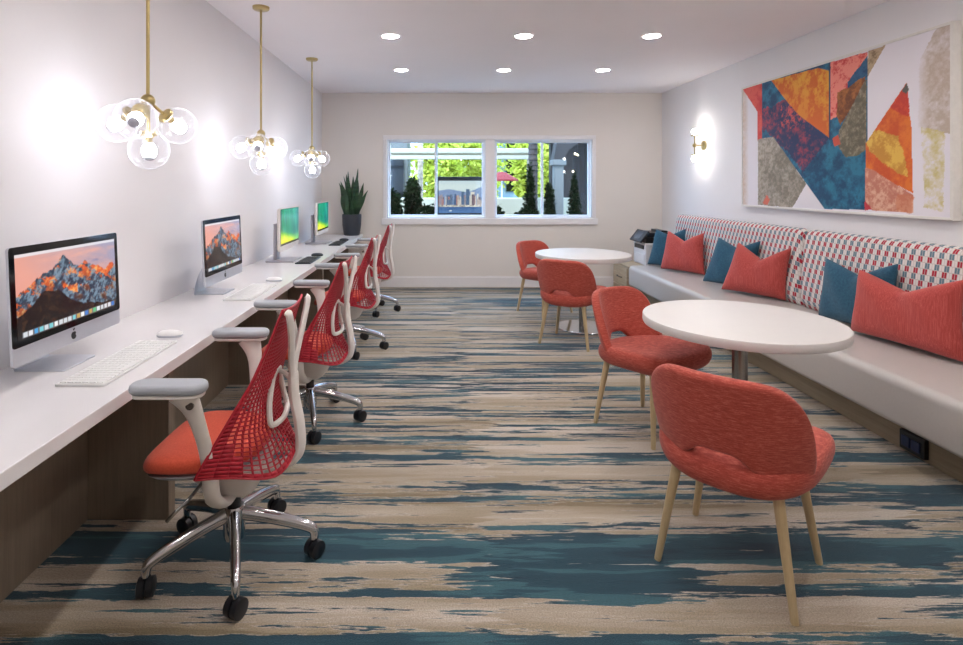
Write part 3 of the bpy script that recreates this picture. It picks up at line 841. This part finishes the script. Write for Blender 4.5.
for x, y, h, lean in leaves:
    ang = rng.uniform(-.7, .7); tw = rng.uniform(-.9, .9); rows = []
    for i in range(13):
        f = i / 12
        w = .027 * (.75 + .45 * math.sin(PI * min(1, f * 1.2))) * (1 - max(0, (f - .6) / .4) ** 3.0) + .001
        a = ang + tw * f
        cx = x + lean * f ** 1.6 + .008 * math.sin(f * 7 + x * 60); cy = y + lean * .3 * f
        ca, sa = math.cos(a), math.sin(a)
        rows.append([(cx - w * ca, cy - w * sa, .25 + h * f), (cx - .004 * sa, cy + .004 * ca, .25 + h * f), (cx + w * ca, cy + w * sa, .25 + h * f)])
    MB().grid(rows).build('leaf', m_snake, pl, solid=.004, sub=1, fix=False)

# ------------------------------------------------------------------ pendants
def pendant():
    t = thing('pendant_light', '', 'lamp', (0, 0, H), 0, 'brass globe pendants over the desk')
    MB().lathe([(.001, -.022), (.05, -.022), (.058, -.016), (.060, 0), (.001, 0)], 32).build('canopy', m_brass, t)
    MB().cyl((0, 0, -.02), (0, 0, -.90), .0075, n=14).build('rod', m_brass, t)
    MB().sphere((0, 0, -.912), .030, 24, 14).build('hub', m_brass, t)
    dirs = [Vector((math.cos(math.radians(a)), math.sin(math.radians(a)), -.72)) for a in (174, -80, 60)]
    cent = [Vector((d.x * .145, d.y * .145, -1.008)) for d in dirs] + [Vector((.005, 0, -1.128))]
    for c in cent:
        hub = Vector((0, 0, -.912)); d = (c - hub).normalized()
        R = .084
        nk = c - d * (R - .004)
        MB().cyl(tuple(hub), tuple(nk + d * .004), .007, n=12).build('arm', m_brass, t)
        q = d.to_track_quat('Z', 'Y').to_matrix().to_4x4(); Mx = Matrix.Translation(c) @ q
        # open-necked glass globe
        prof = [(R * math.sin(a), -R * math.cos(a)) for a in [math.radians(22 + 158 * k / 22) for k in range(23)]]
        prof[-1] = (.0006, R)
        n = 36
        g = MB(); g.loft([[(r * math.cos(2 * PI * k / n), r * math.sin(2 * PI * k / n), z) for k in range(n)] for r, z in prof], False, Mx)
        globe = g.build('glass_globe', m_globe, t)
        MB().lathe([(.012, -R - .002), (.034, -R + .002), (.036, -R + .016), (.030, -R + .022), (.015, -R + .030), (.015, -R + .052), (.001, -R + .052)], 24, M=Mx).build('socket_cup', m_brass, t)
        bulb = MB().sphere((0, 0, .004), .031, 20, 14, Mx, (1, 1, 1.25)).build('bulb', m_bulb, t)
        MB().lathe([(.024, .0325), (.019, .0405), (.011, .0455), (.001, .0475)], 20, M=Mx).build('bulb_cap', m_silver, bulb)
    return t
pd = pendant()
for i, (x, y, lab) in enumerate([(-1.265, 2.42, 'brass pendant with glass globes over the first computer, its canopy out of sight'),
                                 (-1.266, 3.977, 'brass pendant with clear glass globes above the second computer, middle of the row'),
                                 (-1.265, 0.82, 'unseen brass pendant added for light above the near end of the desk'),  # unseen lamp added to brighten the ceiling and near wall
                                 (-1.266, 5.60, 'brass pendant with clear glass globes nearest the back wall')]):
    o = pd if i == 0 else copy_tree(pd)
    o.location = (x, y, H); o['label'] = lab

# ------------------------------------------------------------------ wall sconce
sc = thing('wall_sconce', 'brass wall sconce with two glowing bulbs between the painting and the corner', 'lamp', (XR, 6.48, 1.885))
MB().tube([(-.001, 0, 0), (-.014, 0, 0), (-.018, 0, 0)], [.056, .056, .048], 28).build('backplate', m_brass, sc)
MB().cyl((-.016, 0, 0), (-.115, 0, 0), .007).build('arm', m_brass, sc)
MB().sphere((-.115, 0, 0), .024).build('ball_joint', m_brass, sc)
MB().cyl((-.115, 0, -.115), (-.115, 0, .115), .006).build('stem', m_brass, sc)
for sgn in (1, -1):
    MB().lathe([(.001, sgn * .108), (.040, sgn * .108), (.042, sgn * .118), (.001, sgn * .120)], 24, cx=-.115).build('cup_disc', m_brass, sc)
    MB().sphere((-.115, 0, sgn * .158), .034, 20, 14).build('bulb', m_sbulb, sc)

sc2 = copy_tree(sc); sc2.location = (XR, 2.42, 1.885); sc2['label'] = 'unseen brass wall sconce added for light on the other side of the painting'  # matching sconce out of view, added as uplight for the ceiling
sc['group'] = sc2['group'] = 'brass wall sconces'

# ------------------------------------------------------------------ recessed downlights
def downlight(x, y, label, first=[None]):
    if first[0] is None:
        t = thing('recessed_downlight', label, 'ceiling light', (x, y, H), 0, 'recessed downlights in the ceiling')
        n = 32
        MB().loft([[(r * math.cos(2 * PI * k / n), r * math.sin(2 * PI * k / n), z) for k in range(n)] for r, z in ((.070, -.001), (.072, -.005), (.084, -.005), (.088, -.0005))], False).build('trim_ring', m_trim, t)
        MB().lathe([(.001, -.0035), (.071, -.0035), (.071, -.0005), (.001, -.0005)], 32).build('lens', m_disc, t)
        first[0] = t
    else:
        t = copy_tree(first[0]); t.location = (x, y, H); t['label'] = label
    ld = bpy.data.lights.new('downlight_beam', 'SPOT'); ld.energy = POWER_DOWN; ld.spot_size = math.radians(168); ld.spot_blend = 1.0; ld.shadow_soft_size = 0.06; ld.color = (1.0, 0.98, 0.975)
    lo = bpy.data.objects.new('downlight_beam', ld); C.objects.link(lo); lo.location = (x, y, H - .012)
    return t
for x, y, lab in ((-.40, 4.75, 'recessed downlight nearest the pendants, in the row farther from the windows'),
                  (.745, 4.75, 'recessed downlight at the middle of the row farther from the windows'),
                  (1.845, 4.75, 'recessed downlight nearest the painting, in the row farther from the windows'),
                  (-.40, 6.155, 'recessed downlight by the windows on the pendant side of the ceiling'),
                  (.745, 6.155, 'recessed downlight at the middle of the row closer to the windows'),
                  (1.845, 6.155, 'recessed downlight by the windows on the sconce side of the ceiling')):
    downlight(x, y, lab)
for y in (3.345, 1.94, 0.54):  # rows continued out of view, added to light the room
    for x in (-.40, .745, 1.845):
        downlight(x, y, 'unseen recessed downlight added to light the room')

# ------------------------------------------------------------------ painting
pt_ = thing('framed_painting', 'large framed abstract collage painting in teal, orange and coral above the banquette', 'painting', (XR, 0, 0))
PY0, PY1, PZ0, PZ1, PD = 3.30, 5.594, 1.205, 2.402, .056
fr = MB()
for a, b, c, d in ((PY0, PY1, PZ0, PZ0 + .018), (PY0, PY1, PZ1 - .018, PZ1), (PY0, PY0 + .018, PZ0 + .018, PZ1 - .018), (PY1 - .018, PY1, PZ0 + .018, PZ1 - .018)):
    fr.box(-PD, -.002, a, b, c, d)
fr.build('frame', plain('white_wood_frame', (226, 222, 216), 0.4), pt_, smooth=False, bevel=.002)
def art(u, v):
    # u: 0 at the window end .. 1 near end; canvas coordinates from the drawn outline (cx, cy)
    Yw = PY1 - (PY1 - PY0) * u; Zw = PZ0 + (PZ1 - PZ0) * v
    px = 437 + 553 * 3.077 / Yw; py = 185 + 553 * (1.42 - Zw) / Yw
    x = (px - 730) * 3; y = (py - 10) * 3
    n1 = fbm(u * 22, v * 12, 3, 7, .74); n2 = fbm(u * 70, v * 40, 13, 4, .8) * .6 + fbm(u * 9, v * 5, 17, 4) * .4; n3 = fbm(u * 6, v * 4, 23, 4)
    wx = x + (n1 - .5) * 6; wy = y + (n2 - .5) * 5
    P = lambda poly, rough=0: in_poly(x + (n2 - .5) * rough, y + (n1 - .5) * rough, poly).astype(float)
    col = np.zeros(u.shape + (3,)) + M3((232, 226, 232))
    col = blend(col, (205, 180, 160), np.clip((52 - x) / 14, 0, 1) * np.clip(n2 * 1.6 - .1, 0, 1))
    # right-hand beige wash
    w = P([(625, 40), (672, 20), (672, 375), (565, 352), (572, 140)], 14)
    col = blend(col, (190, 172, 156), w * np.clip(.78 + (n2 - .5) * 2.2 + (n1 - .5), 0, 1) * np.clip((x - 560) / 40, 0, 1))
    w = P([(574, 352), (648, 365), (645, 612), (586, 600)], 18)
    col = blend(col, (204, 188, 124), w * np.clip(.62 + (n1 - .5) * 3 + (n2 - .5) * 1.5, 0, 1))
    tex = lambda c1, c2, n, k=4: blend(np.zeros(u.shape + (3,)) + M3(c1), c2, np.clip((n - .5) * k + .5, 0, 1))
    # teal body
    m = P([(88, 214), (302, 150), (412, 118), (412, 606), (281, 603), (126, 380), (88, 386)]); teal = tex((16, 70, 104), (40, 118, 148), n1); teal = blend(teal, (10, 44, 78), np.clip((n2 - .56) * 6, 0, 1) * .7)
    col = blend(col, teal, m)
    m = P([(140, 280), (175, 262), (295, 385), (262, 430), (215, 490), (128, 384), (90, 350), (90, 300)], 34); col = blend(col, tex((40, 52, 92), (164, 62, 82), n1 * .5 + n2 * .5 - .03, 7), m)
    m = P([(150, 285), (180, 285), (225, 335), (190, 360), (150, 350)], 50); col = blend(col, (206, 84, 84), m * np.clip((n2 - .42) * 8, 0, 1))
    # orange wedge
    m = P([(120, 207), (180, 190), (262, 168), (294, 176), (294, 382), (205, 315), (160, 262)]); og = tex((206, 98, 22), (226, 160, 48), n1, 6); og = blend(og, (216, 104, 30), np.clip((y - 180 - .5 * (x - 150)) / 160, 0, 1) * .7)
    col = blend(col, og, m)
    # upper red block
    m = P([(300, 151), (412, 118), (412, 190), (340, 240), (318, 320), (298, 330)], 8); col = blend(col, tex((206, 62, 58), (238, 140, 124), n2 * .6 + n1 * .4, 12), m)
    m = P([(352, 212), (412, 132), (412, 196), (350, 246)], 10); col = blend(col, tex((14, 60, 100), (40, 92, 128), n2), m)
    m = P([(322, 245), (405, 196), (400, 235), (328, 345), (318, 310)], 12); col = blend(col, tex((112, 62, 26), (176, 104, 44), n2), m)
    m = P([(326, 360), (405, 205), (409, 205), (409, 420), (380, 440), (345, 445), (322, 410)], 8); col = blend(col, tex((100, 92, 74), (154, 142, 118), n2, 5), m)
    m = P([(305, 385), (322, 375), (330, 405), (312, 412)], 12); col = blend(col, (206, 84, 60), m)
    m = P([(414, 117), (468, 97), (412, 196)]); col = blend(col, tex((130, 108, 80), (184, 160, 128), n2, 8), m)
    col = blend(col, (36, 60, 88), ((np.abs(x - 297) < 3) & (y > 150) & (y < 390)).astype(float) * .8)
    # coral triangle at the window end
    m = P([(34, 234), (92, 213), (92, 392), (78, 392), (78, 302)]); col = blend(col, tex((200, 56, 58), (222, 92, 80), n1), m)
    # stone wedge
    m = P([(80, 388), (126, 380), (226, 526), (184, 598), (80, 590)], 5); col = blend(col, tex((128, 120, 106), (182, 170, 156), n2, 4), m)
    m = P([(95, 585), (105, 560), (116, 575), (108, 592)], 14); col = blend(col, (214, 110, 90), m)
    # tall orange triangle
    m = P([(532, 212), (406, 402), (406, 478), (551, 556), (546, 340), (538, 300)]); o2 = tex((206, 82, 26), (226, 118, 34), n1); col = blend(col, o2, m)
    m2 = P([(532, 212), (480, 292), (535, 320), (540, 300)], 10); col = blend(col, tex((196, 52, 36), (220, 84, 40), n2), m2)
    m2 = P([(410, 395), (432, 358), (505, 375), (520, 430), (536, 508), (500, 490), (420, 425)], 22); col = blend(col, tex((200, 140, 48), (226, 182, 76), n1, 8), m2 * m)
    m2 = P([(516, 240), (532, 213), (538, 236), (530, 250)], 6); col = blend(col, (90, 86, 78), m2)
    m = P([(405, 476), (432, 484), (470, 510), (551, 560), (553, 617), (428, 609), (405, 590)], 3); col = blend(col, tex((196, 122, 100), (222, 172, 146), n2, 8), m)
    m = P([(500, 560), (551, 560), (553, 617), (500, 612)], 30); col = blend(col, (206, 120, 84), m * .6)
    m = P([(405, 575), (428, 607), (405, 606)], 10); col = blend(col, (196, 50, 60), m)
    return np.clip(col, 0, 1)
picture('canvas', 400, 220, art, lambda u, v: (-PD + .006, PY1 - .016 - (PY1 - PY0 - .032) * u, PZ0 + .016 + (PZ1 - PZ0 - .032) * v), m_canvas, pt_)
MB().box(-PD + .010, -.004, PY0 + .014, PY1 - .014, PZ0 + .014, PZ1 - .014).build('backing', m_trim, pt_, smooth=False)

# ------------------------------------------------------------------ pillows
def pillow(mat, bl, br, tl, tr, depth, chop, label, group):
    """soft square cushion through four corner points, pushed in at the top edge"""
    bl, br, tl, tr = [Vector(p) for p in (bl, br, tl, tr)]
    org = (bl + br) / 2
    nrm = (br - bl).cross(tl - bl).normalized()
    if nrm.x > 0: nrm = -nrm
    t = MB(); n = 25
    for side in (1, -.45):
        P = []
        for i in range(n):
            row = []
            for j in range(n):
                u = -1 + 2 * j / (n - 1); v = -1 + 2 * i / (n - 1)
                uu = u * (1 - .075 * (1 - v * v) * abs(u) ** 2); vv = v * (1 - .045 * (1 - u * u) * abs(v) ** 2)
                a, b = (uu + 1) / 2, (vv + 1) / 2
                p = bl * (1 - a) * (1 - b) + br * a * (1 - b) + tl * (1 - a) * b + tr * a * b
                p = p - Vector((0, 0, 1)) * chop * (1 - abs(u)) ** 1.2 * max(0, (v + .25) / 1.25) ** 1.6
                d = depth * ((1 - u ** 4) * (1 - v ** 4)) ** .60 * (1 - .35 * max(0, v) * math.exp(-(u / .22) ** 2))
                d += .005 * math.sin(8 * u + 4 * v + bl.y) * (1 - u ** 4) * (1 - v ** 4)
                row.append(tuple(p + nrm * d * side - org))
            P.append(row)
        t.grid(P if side > 0 else [list(reversed(r)) for r in P])
    o = t.build('throw_pillow', mat, None, sub=1, fix=False)
    bm = bmesh.new(); bm.from_mesh(o.data); bmesh.ops.remove_doubles(bm, verts=bm.verts, dist=.0006); bmesh.ops.recalc_face_normals(bm, faces=bm.faces); bm.to_mesh(o.data); bm.free()
    o.data.polygons.foreach_set('use_smooth', [True] * len(o.data.polygons))
    o.location = org
    return tag(o, label, 'pillow', group)
L = math.radians
GR, GB = 'coral pillows on the banquette', 'teal pillows on the banquette'
SZ = .445
pillow(m_teal_cloth, (2.565, 6.77, SZ), (2.89, 6.37, SZ), (2.665, 6.74, .885), (2.905, 6.44, .92), .065, .07, 'teal throw pillow nearest the printer, behind the smallest coral pillow', GB)
pillow(m_red_cloth, (2.585, 6.42, SZ), (2.885, 5.93, SZ), (2.71, 6.49, .892), (2.90, 5.99, .91), .08, .11, 'coral throw pillow in the pair nearest the printer', GR)
pillow(m_teal_cloth, (2.675, 5.59, SZ), (2.91, 5.06, SZ), (2.82, 5.54, .905), (2.925, 4.98, .925), .07, .09, 'teal throw pillow of the middle pair, under the painting\'s window end', GB)
pillow(m_red_cloth, (2.635, 5.15, SZ), (2.925, 4.62, SZ), (2.785, 5.12, .90), (2.925, 4.545, .912), .085, .14, 'coral throw pillow of the middle pair, beside the seam between back cushions', GR)
pillow(m_teal_cloth, (2.825, 4.11, SZ), (2.895, 3.46, SZ), (2.865, 4.08, .89), (2.905, 3.47, .935), .07, .10, 'teal throw pillow behind the largest coral pillow, at the round table edge', GB)
pillow(m_red_cloth, (2.755, 3.70, SZ), (2.875, 2.98, SZ), (2.785, 3.66, .872), (2.88, 3.00, .915), .09, .11, 'coral throw pillow largest in view, cut by the picture edge', GR)

# ------------------------------------------------------------------ cabinet and printer
cb = thing('side_cabinet', 'low greige wood cabinet with a drawer at the window end of the banquette', 'cabinet', (0, 0, 0))
MB().box(2.352, XR - .01, 6.80, 7.34, 0.03, .40).box(2.39, XR - .02, 6.82, 7.32, 0, .03).build('body', m_cab, cb, smooth=False, bevel=.002)
MB().box(2.345, XR - .01, 6.795, 7.345, .401, .418).build('top', m_cab, cb, smooth=False, bevel=.002)
for z0, z1 in ((.150, .392), (.045, .142)):
    d = MB().box(2.336, 2.351, 6.812, 7.328, z0, z1).build('drawer', m_cab, cb, smooth=False, bevel=.002)
    zc_ = (z0 + z1) / 2 - (.015 if z1 > .3 else -.01)
    MB().tube(smooth_path([(2.337, 6.99, zc_), (2.318, 7.0, zc_), (2.318, 7.14, zc_), (2.337, 7.15, zc_)], 4), .005, 8).build('handle', m_black, d)
pr = thing('printer', 'white printer with black scanner top and tilted control panel on the low cabinet', 'printer', (.085, 0, .418))
m_prn = plain('printer_white', (214, 212, 214), .45)
MB().box(2.49, 2.82, 6.82, 7.24, 0.0, .280).build('body', m_prn, pr, smooth=False, bevel=.012)
MB().box(2.478, 2.492, 6.88, 7.18, .200, .250).build('output_slot', m_black, pr, smooth=False, bevel=.003)
MB().box(2.482, 2.492, 6.85, 7.21, .02, .14).build('paper_drawer', m_prn, pr, smooth=False, bevel=.004)
MB().box(2.50, 2.81, 6.84, 7.22, .280, .345).box(2.52, 2.81, 6.83, 7.23, .360, .410).box(2.72, 2.80, 6.86, 7.20, .345, .360).build('scanner', m_black, pr, smooth=False, bevel=.008)
MB().box(2.70, 2.78, 6.86, 7.20, .410, .435).build('document_feeder', m_black, pr, smooth=False, bevel=.006)
Mp = Matrix.Translation((2.475, 7.03, .335)) @ Matrix.Rotation(L(38), 4, 'Y')
cp = MB().box(-.015, .008, -.19, .19, -.06, .11, Mp).build('control_panel', m_black, pr, smooth=False, bevel=.004)
MB().box(-.017, -.0152, -.10, .10, -.03, .085, Mp).build('touch_screen', plain('grey_screen', (86, 96, 110), .25), cp, smooth=False)

# ------------------------------------------------------------------ courtyard beyond the windows
struct(MB().box(-9, 13, YB + T, 26, -.2, -.02).build('courtyard_ground', m_paving, smooth=False))
tv = thing('television', 'black-framed screen showing a city skyline over water beyond the window', 'television', (0, 8.35, 0))
TX0, TX1, TZ0, TZ1 = .005, .80, .952, 1.545
MB().box(TX0, TX1, .0, .045, TZ0, TZ1).build('housing', m_black, tv, smooth=False, bevel=.004)
picture('screen', 190, 130, skyline_picture, lambda u, v: (TX0 + .018 + (TX1 - TX0 - .036) * u, -.002, TZ0 + .045 + (TZ1 - TZ0 - .105) * v), m_screen, tv)
MB().cyl((.40, .06, .05), (.40, .06, 1.3), .03).build('post', m_black, tv)
MB().box(.15, .65, -.12, .26, -.02, .02).build('stand_foot', m_black, tv, smooth=False, bevel=.005)
# pergola
pg = thing('pergola', 'white slab-topped pergola in front of the bright trees', 'pergola', (0, 0, 0))
MB().box(-1.05, 2.15, 11.9, 12.9, 2.10, 2.21).build('roof_slab', m_stucco, pg, smooth=False, bevel=.02)
MB().box(-1.75, 2.0, 11.70, 11.85, 1.965, 2.045).build('beam', m_stucco, pg, smooth=False, bevel=.01)
for x in (-1.70, 1.98): MB().box(x - .06, x + .06, 11.72, 11.83, -.02, 1.965).build('post', m_stucco, pg, smooth=False)
# low planter wall
tag(MB().box(-3.6, 2.6, 10.6, 10.95, -.02, 1.17).build('planter_wall', m_stucco, smooth=False, bevel=.02), 'low cream planter wall in the sunny courtyard', 'wall')
# buildings
b1 = thing('courtyard_building', 'grey building behind the trees at the end of the courtyard', 'building', (0, 0, 0))
MB().box(-6.0, -0.80, 15.0, 16.8, -.02, 5.2).build('wall', m_gwall, b1, smooth=False)
for z in (1.1, 3.2): MB().box(-1.33, -.90, 14.92, 14.99, z, z + 1.0).build('window', m_bezel, b1, smooth=False)
b2 = thing('courtyard_building', 'blue grey building seen past the red parasol', 'building', (0, 0, 0))
MB().box(1.2, 5.6, 19.2, 21, -.02, 5.5).build('wall', plain('bluegrey_stucco', (120, 138, 150), .85), b2, smooth=False)
MB().box(2.4, 3.2, 19.12, 19.19, 1.2, 3.4).build('window', m_bezel, b2, smooth=False)
b3 = thing('arcade', 'shaded brown arcade with a grey column beyond the second window', 'building', (0, 0, 0))
MB().box(2.04, 2.20, 9.6, 9.8, -.02, 1.82).box(2.00, 2.24, 9.56, 9.84, 1.76, 1.86).build('column', m_gwall, b3, smooth=False, bevel=.015)
arch = [(2.03, 1.86)] + [(2.22 + 1.6 * (1 - math.cos(PI / 2 * k / 10)), 1.86 + .55 * math.sin(PI / 2 * k / 10)) for k in range(11)] + [(5.2, 2.41), (5.2, 3.6), (2.35, 3.6)]
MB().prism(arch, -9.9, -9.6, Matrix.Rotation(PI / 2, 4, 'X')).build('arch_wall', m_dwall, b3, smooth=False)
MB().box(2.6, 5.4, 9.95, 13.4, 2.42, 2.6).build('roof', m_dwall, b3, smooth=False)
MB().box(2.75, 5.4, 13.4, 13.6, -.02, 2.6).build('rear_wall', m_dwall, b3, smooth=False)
for i, (x, y, z) in enumerate(((2.65, 10.6, 2.02), (2.95, 11.6, 2.05), (3.0, 12.2, 1.72))):
    l_ = MB().sphere((x, y, z), .014, 12, 8).build('lamp_bulb', emit('lantern_glow', (255, 225, 180), 12), b3)
    MB().cyl((x, y, z + .02), (x, y, 2.42), .004, n=6).build('cable', m_black, l_)

def foliage(mb, c, r, n, size, rng, droop=.3, flat=1.0):
    for _ in range(n):
        while True:
            p = Vector((rng.uniform(-1, 1), rng.uniform(-1, 1), rng.uniform(-1, 1)))
            if .25 < p.length < 1: break
        p = Vector((c[0] + p.x * r[0], c[1] + p.y * r[1], c[2] + p.z * r[2]))
        d = Vector((rng.uniform(-1, 1), rng.uniform(-1, 1), rng.uniform(-1, .6))).normalized()
        a = d.orthogonal().normalized(); a = (Matrix.Rotation(rng.uniform(0, 6.28), 3, d) @ a)
        s = size * rng.uniform(.6, 1.3); e = a.cross(d)
        mb.add([p, p + d * s * .5 + a * s * .28 + e * s * .05, p + d * s, p + d * s * .5 - a * s * .28 + e * s * .05], [(0, 1, 2, 3)])
def leafmat(name, rgb1, rgb2, trans):
    t = NT(name); v = t.coords()
    nz = t.noise(v, 2.4, 3, .7)
    col = t.ramp(nz, [(.35, lin(*rgb1)), (.65, lin(*rgb2))])
    b = t.n('ShaderNodeBsdfDiffuse'); t.set(b, 0, col)
    tr = t.n('ShaderNodeBsdfTranslucent'); t.set(tr, 0, col)
    mx = t.n('ShaderNodeMixShader'); mx.inputs[0].default_value = trans
    t.t.links.new(b.outputs[0], mx.inputs[1]); t.t.links.new(tr.outputs[0], mx.inputs[2]); t.t.links.new(mx.outputs[0], t.out.inputs[0])
    return t.m
m_tree = leafmat('bright_tree_leaf', (150, 164, 44), (214, 214, 104), .45)
m_shrub = leafmat('shaded_shrub_leaf', (12, 18, 10), (28, 36, 18), .1)  # leaf colour darkened to stand in for the shade outside the windows
rng = random.Random(11)
trees = [(.05, 14.9, 2.0, (.64, .55, 1.6), 'leafy bright green tree behind the light palm trunk'),
         (1.0, 16.5, 2.1, (.90, .55, 1.6), 'leafy bright green tree above the skyline screen'),
         (2.75, 15.7, 1.9, (.55, .5, 1.5), 'narrow bright green tree between the red parasol and the dark palm'),
         (3.02, 14.3, 2.0, (.28, .32, 1.6), 'slim green tree beside the grey arcade column'),
         (.6, 18.2, 2.8, (2.4, .6, 2.0), 'tall green tree rising behind the pergola roof')]
for x, y, z, r, lab in trees:
    t = thing('tree', lab, 'tree', (x, y, -.02), 0, 'trees in the courtyard')
    m = MB(); foliage(m, (0, 0, z), r, 2600, .19, rng); m.build('crown', m_tree, t, smooth=False, fix=False)
    MB().tube([(0, 0, 0), (.03, 0, z * .5), (0, 0, z)], [.07, .055, .03], 10).build('trunk', m_bark, t)
m_dbark = plain('shaded_palm_bark', (58, 48, 44), 0.95, var=0.4, nscale=14, bstr=0.4)  # shaded copy of the palm bark, shade put into the colour
def palm(x, y, r, label, h=4.6, bark=m_bark):
    t = thing('palm_tree', label, 'palm', (x, y, -.02))
    prof = [(.001, 0)]
    for k in range(46):
        z = h * k / 46; prof += [(r * 1.08, z + .002), (r * .92, z + h / 46 - .004)]
    prof.append((.001, h)); MB().lathe(prof, 18).build('trunk', bark, t)
    f = MB()
    for k in range(16):
        a = 2 * PI * k / 16; el = .3 + .5 * (k % 3); pts = []
        for i in range(9):
            q = i / 8; rr = 1.5 * q; zz = h + rr * el * .8 - .9 * q * q
            pts.append(Vector((rr * math.cos(a), rr * math.sin(a), zz)))
        s_ = Vector((-math.sin(a), math.cos(a), 0))
        for i in range(1, 9):
            for sg in (-1, 1):
                p = pts[i]; q = p + s_ * sg * .38 * (1.1 - i / 9) + Vector((0, 0, -.10)) + (pts[i] - pts[i - 1]) * .6
                f.add([p, p + (pts[i] - pts[i - 1]) * .3, q], [(0, 1, 2)])
    f.build('fronds', m_shrub, t, smooth=False, fix=False)
palm(-.40, 13.3, .065, 'slender palm trunk standing before the bright trees')
palm(1.77, 10.2, .085, 'thick dark palm trunk beside the second window\'s centre bar', bark=m_dbark)
def shrub(x, y, z, r, label, n=900, size=.07, cone=False):
    t = thing('shrub', label, 'shrub', (x, y, -.02), 0, 'shrubs outside the windows')
    m = MB()
    if cone:
        for k in range(14):
            f = k / 13; foliage(m, (0, 0, .35 + z * f), (r[0] * (1 - .86 * f), r[1] * (1 - .86 * f), .12), int(n / 14 * (1.3 - f)), size, rng)
    else: foliage(m, (0, 0, z), r, n, size, rng)
    m.build('leaves', m_shrub, t, smooth=False, fix=False)
    MB().tube([(0, 0, 0), (0, 0, z * (.9 if cone else 1))], [.025, .012], 8).build('stem', m_bark, t)
shrub(-.76, 9.0, .95, (.20, .25, .42), 'dark shrub against the first window\'s frame', 2200)
shrub(-.41, 9.45, 1.15, (.14, .22, .40), 'dark upright shrub next to the light palm trunk', 2000)
shrub(-.10, 9.0, .84, (.24, .16, .28), 'low dark shrub beside the skyline screen', 1900)
shrub(1.00, 9.3, .82, (.11, .16, .28), 'low spiky shrub under the red parasol', 1300)
shrub(1.46, 9.0, .78, (.24, .14, .30), 'low dark shrub at the foot of the thick palm', 1900)
shrub(1.62, 9.65, 1.35, (.17, .2, .3), 'pointed dark shrub in front of the thick palm', 2600, cone=True)
shrub(1.90, 9.35, .95, (.07, .14, .55), 'slim shrub between the window bar and the arcade column', 1300)
shrub(2.235, 9.0, 1.16, (.20, .24, .3), 'cone shaped topiary in front of the arcade', 3600, .055, cone=True)
ub = thing('patio_parasol', 'red patio parasol beyond the second window', 'parasol', (1.64, 14.0, -.02))
MB().lathe([(.001, 1.78), (.10, 1.76), (.42, 1.58), (.43, 1.54), (.41, 1.55), (.09, 1.73), (.001, 1.75)], 8).build('canopy', m_umb, ub, smooth=False)
MB().cyl((0, 0, 0), (0, 0, 1.76), .02).build('pole', m_trim, ub)
MB().lathe([(.001, 0), (.22, 0), (.2, .05), (.001, .06)], 20).build('base', m_black, ub)
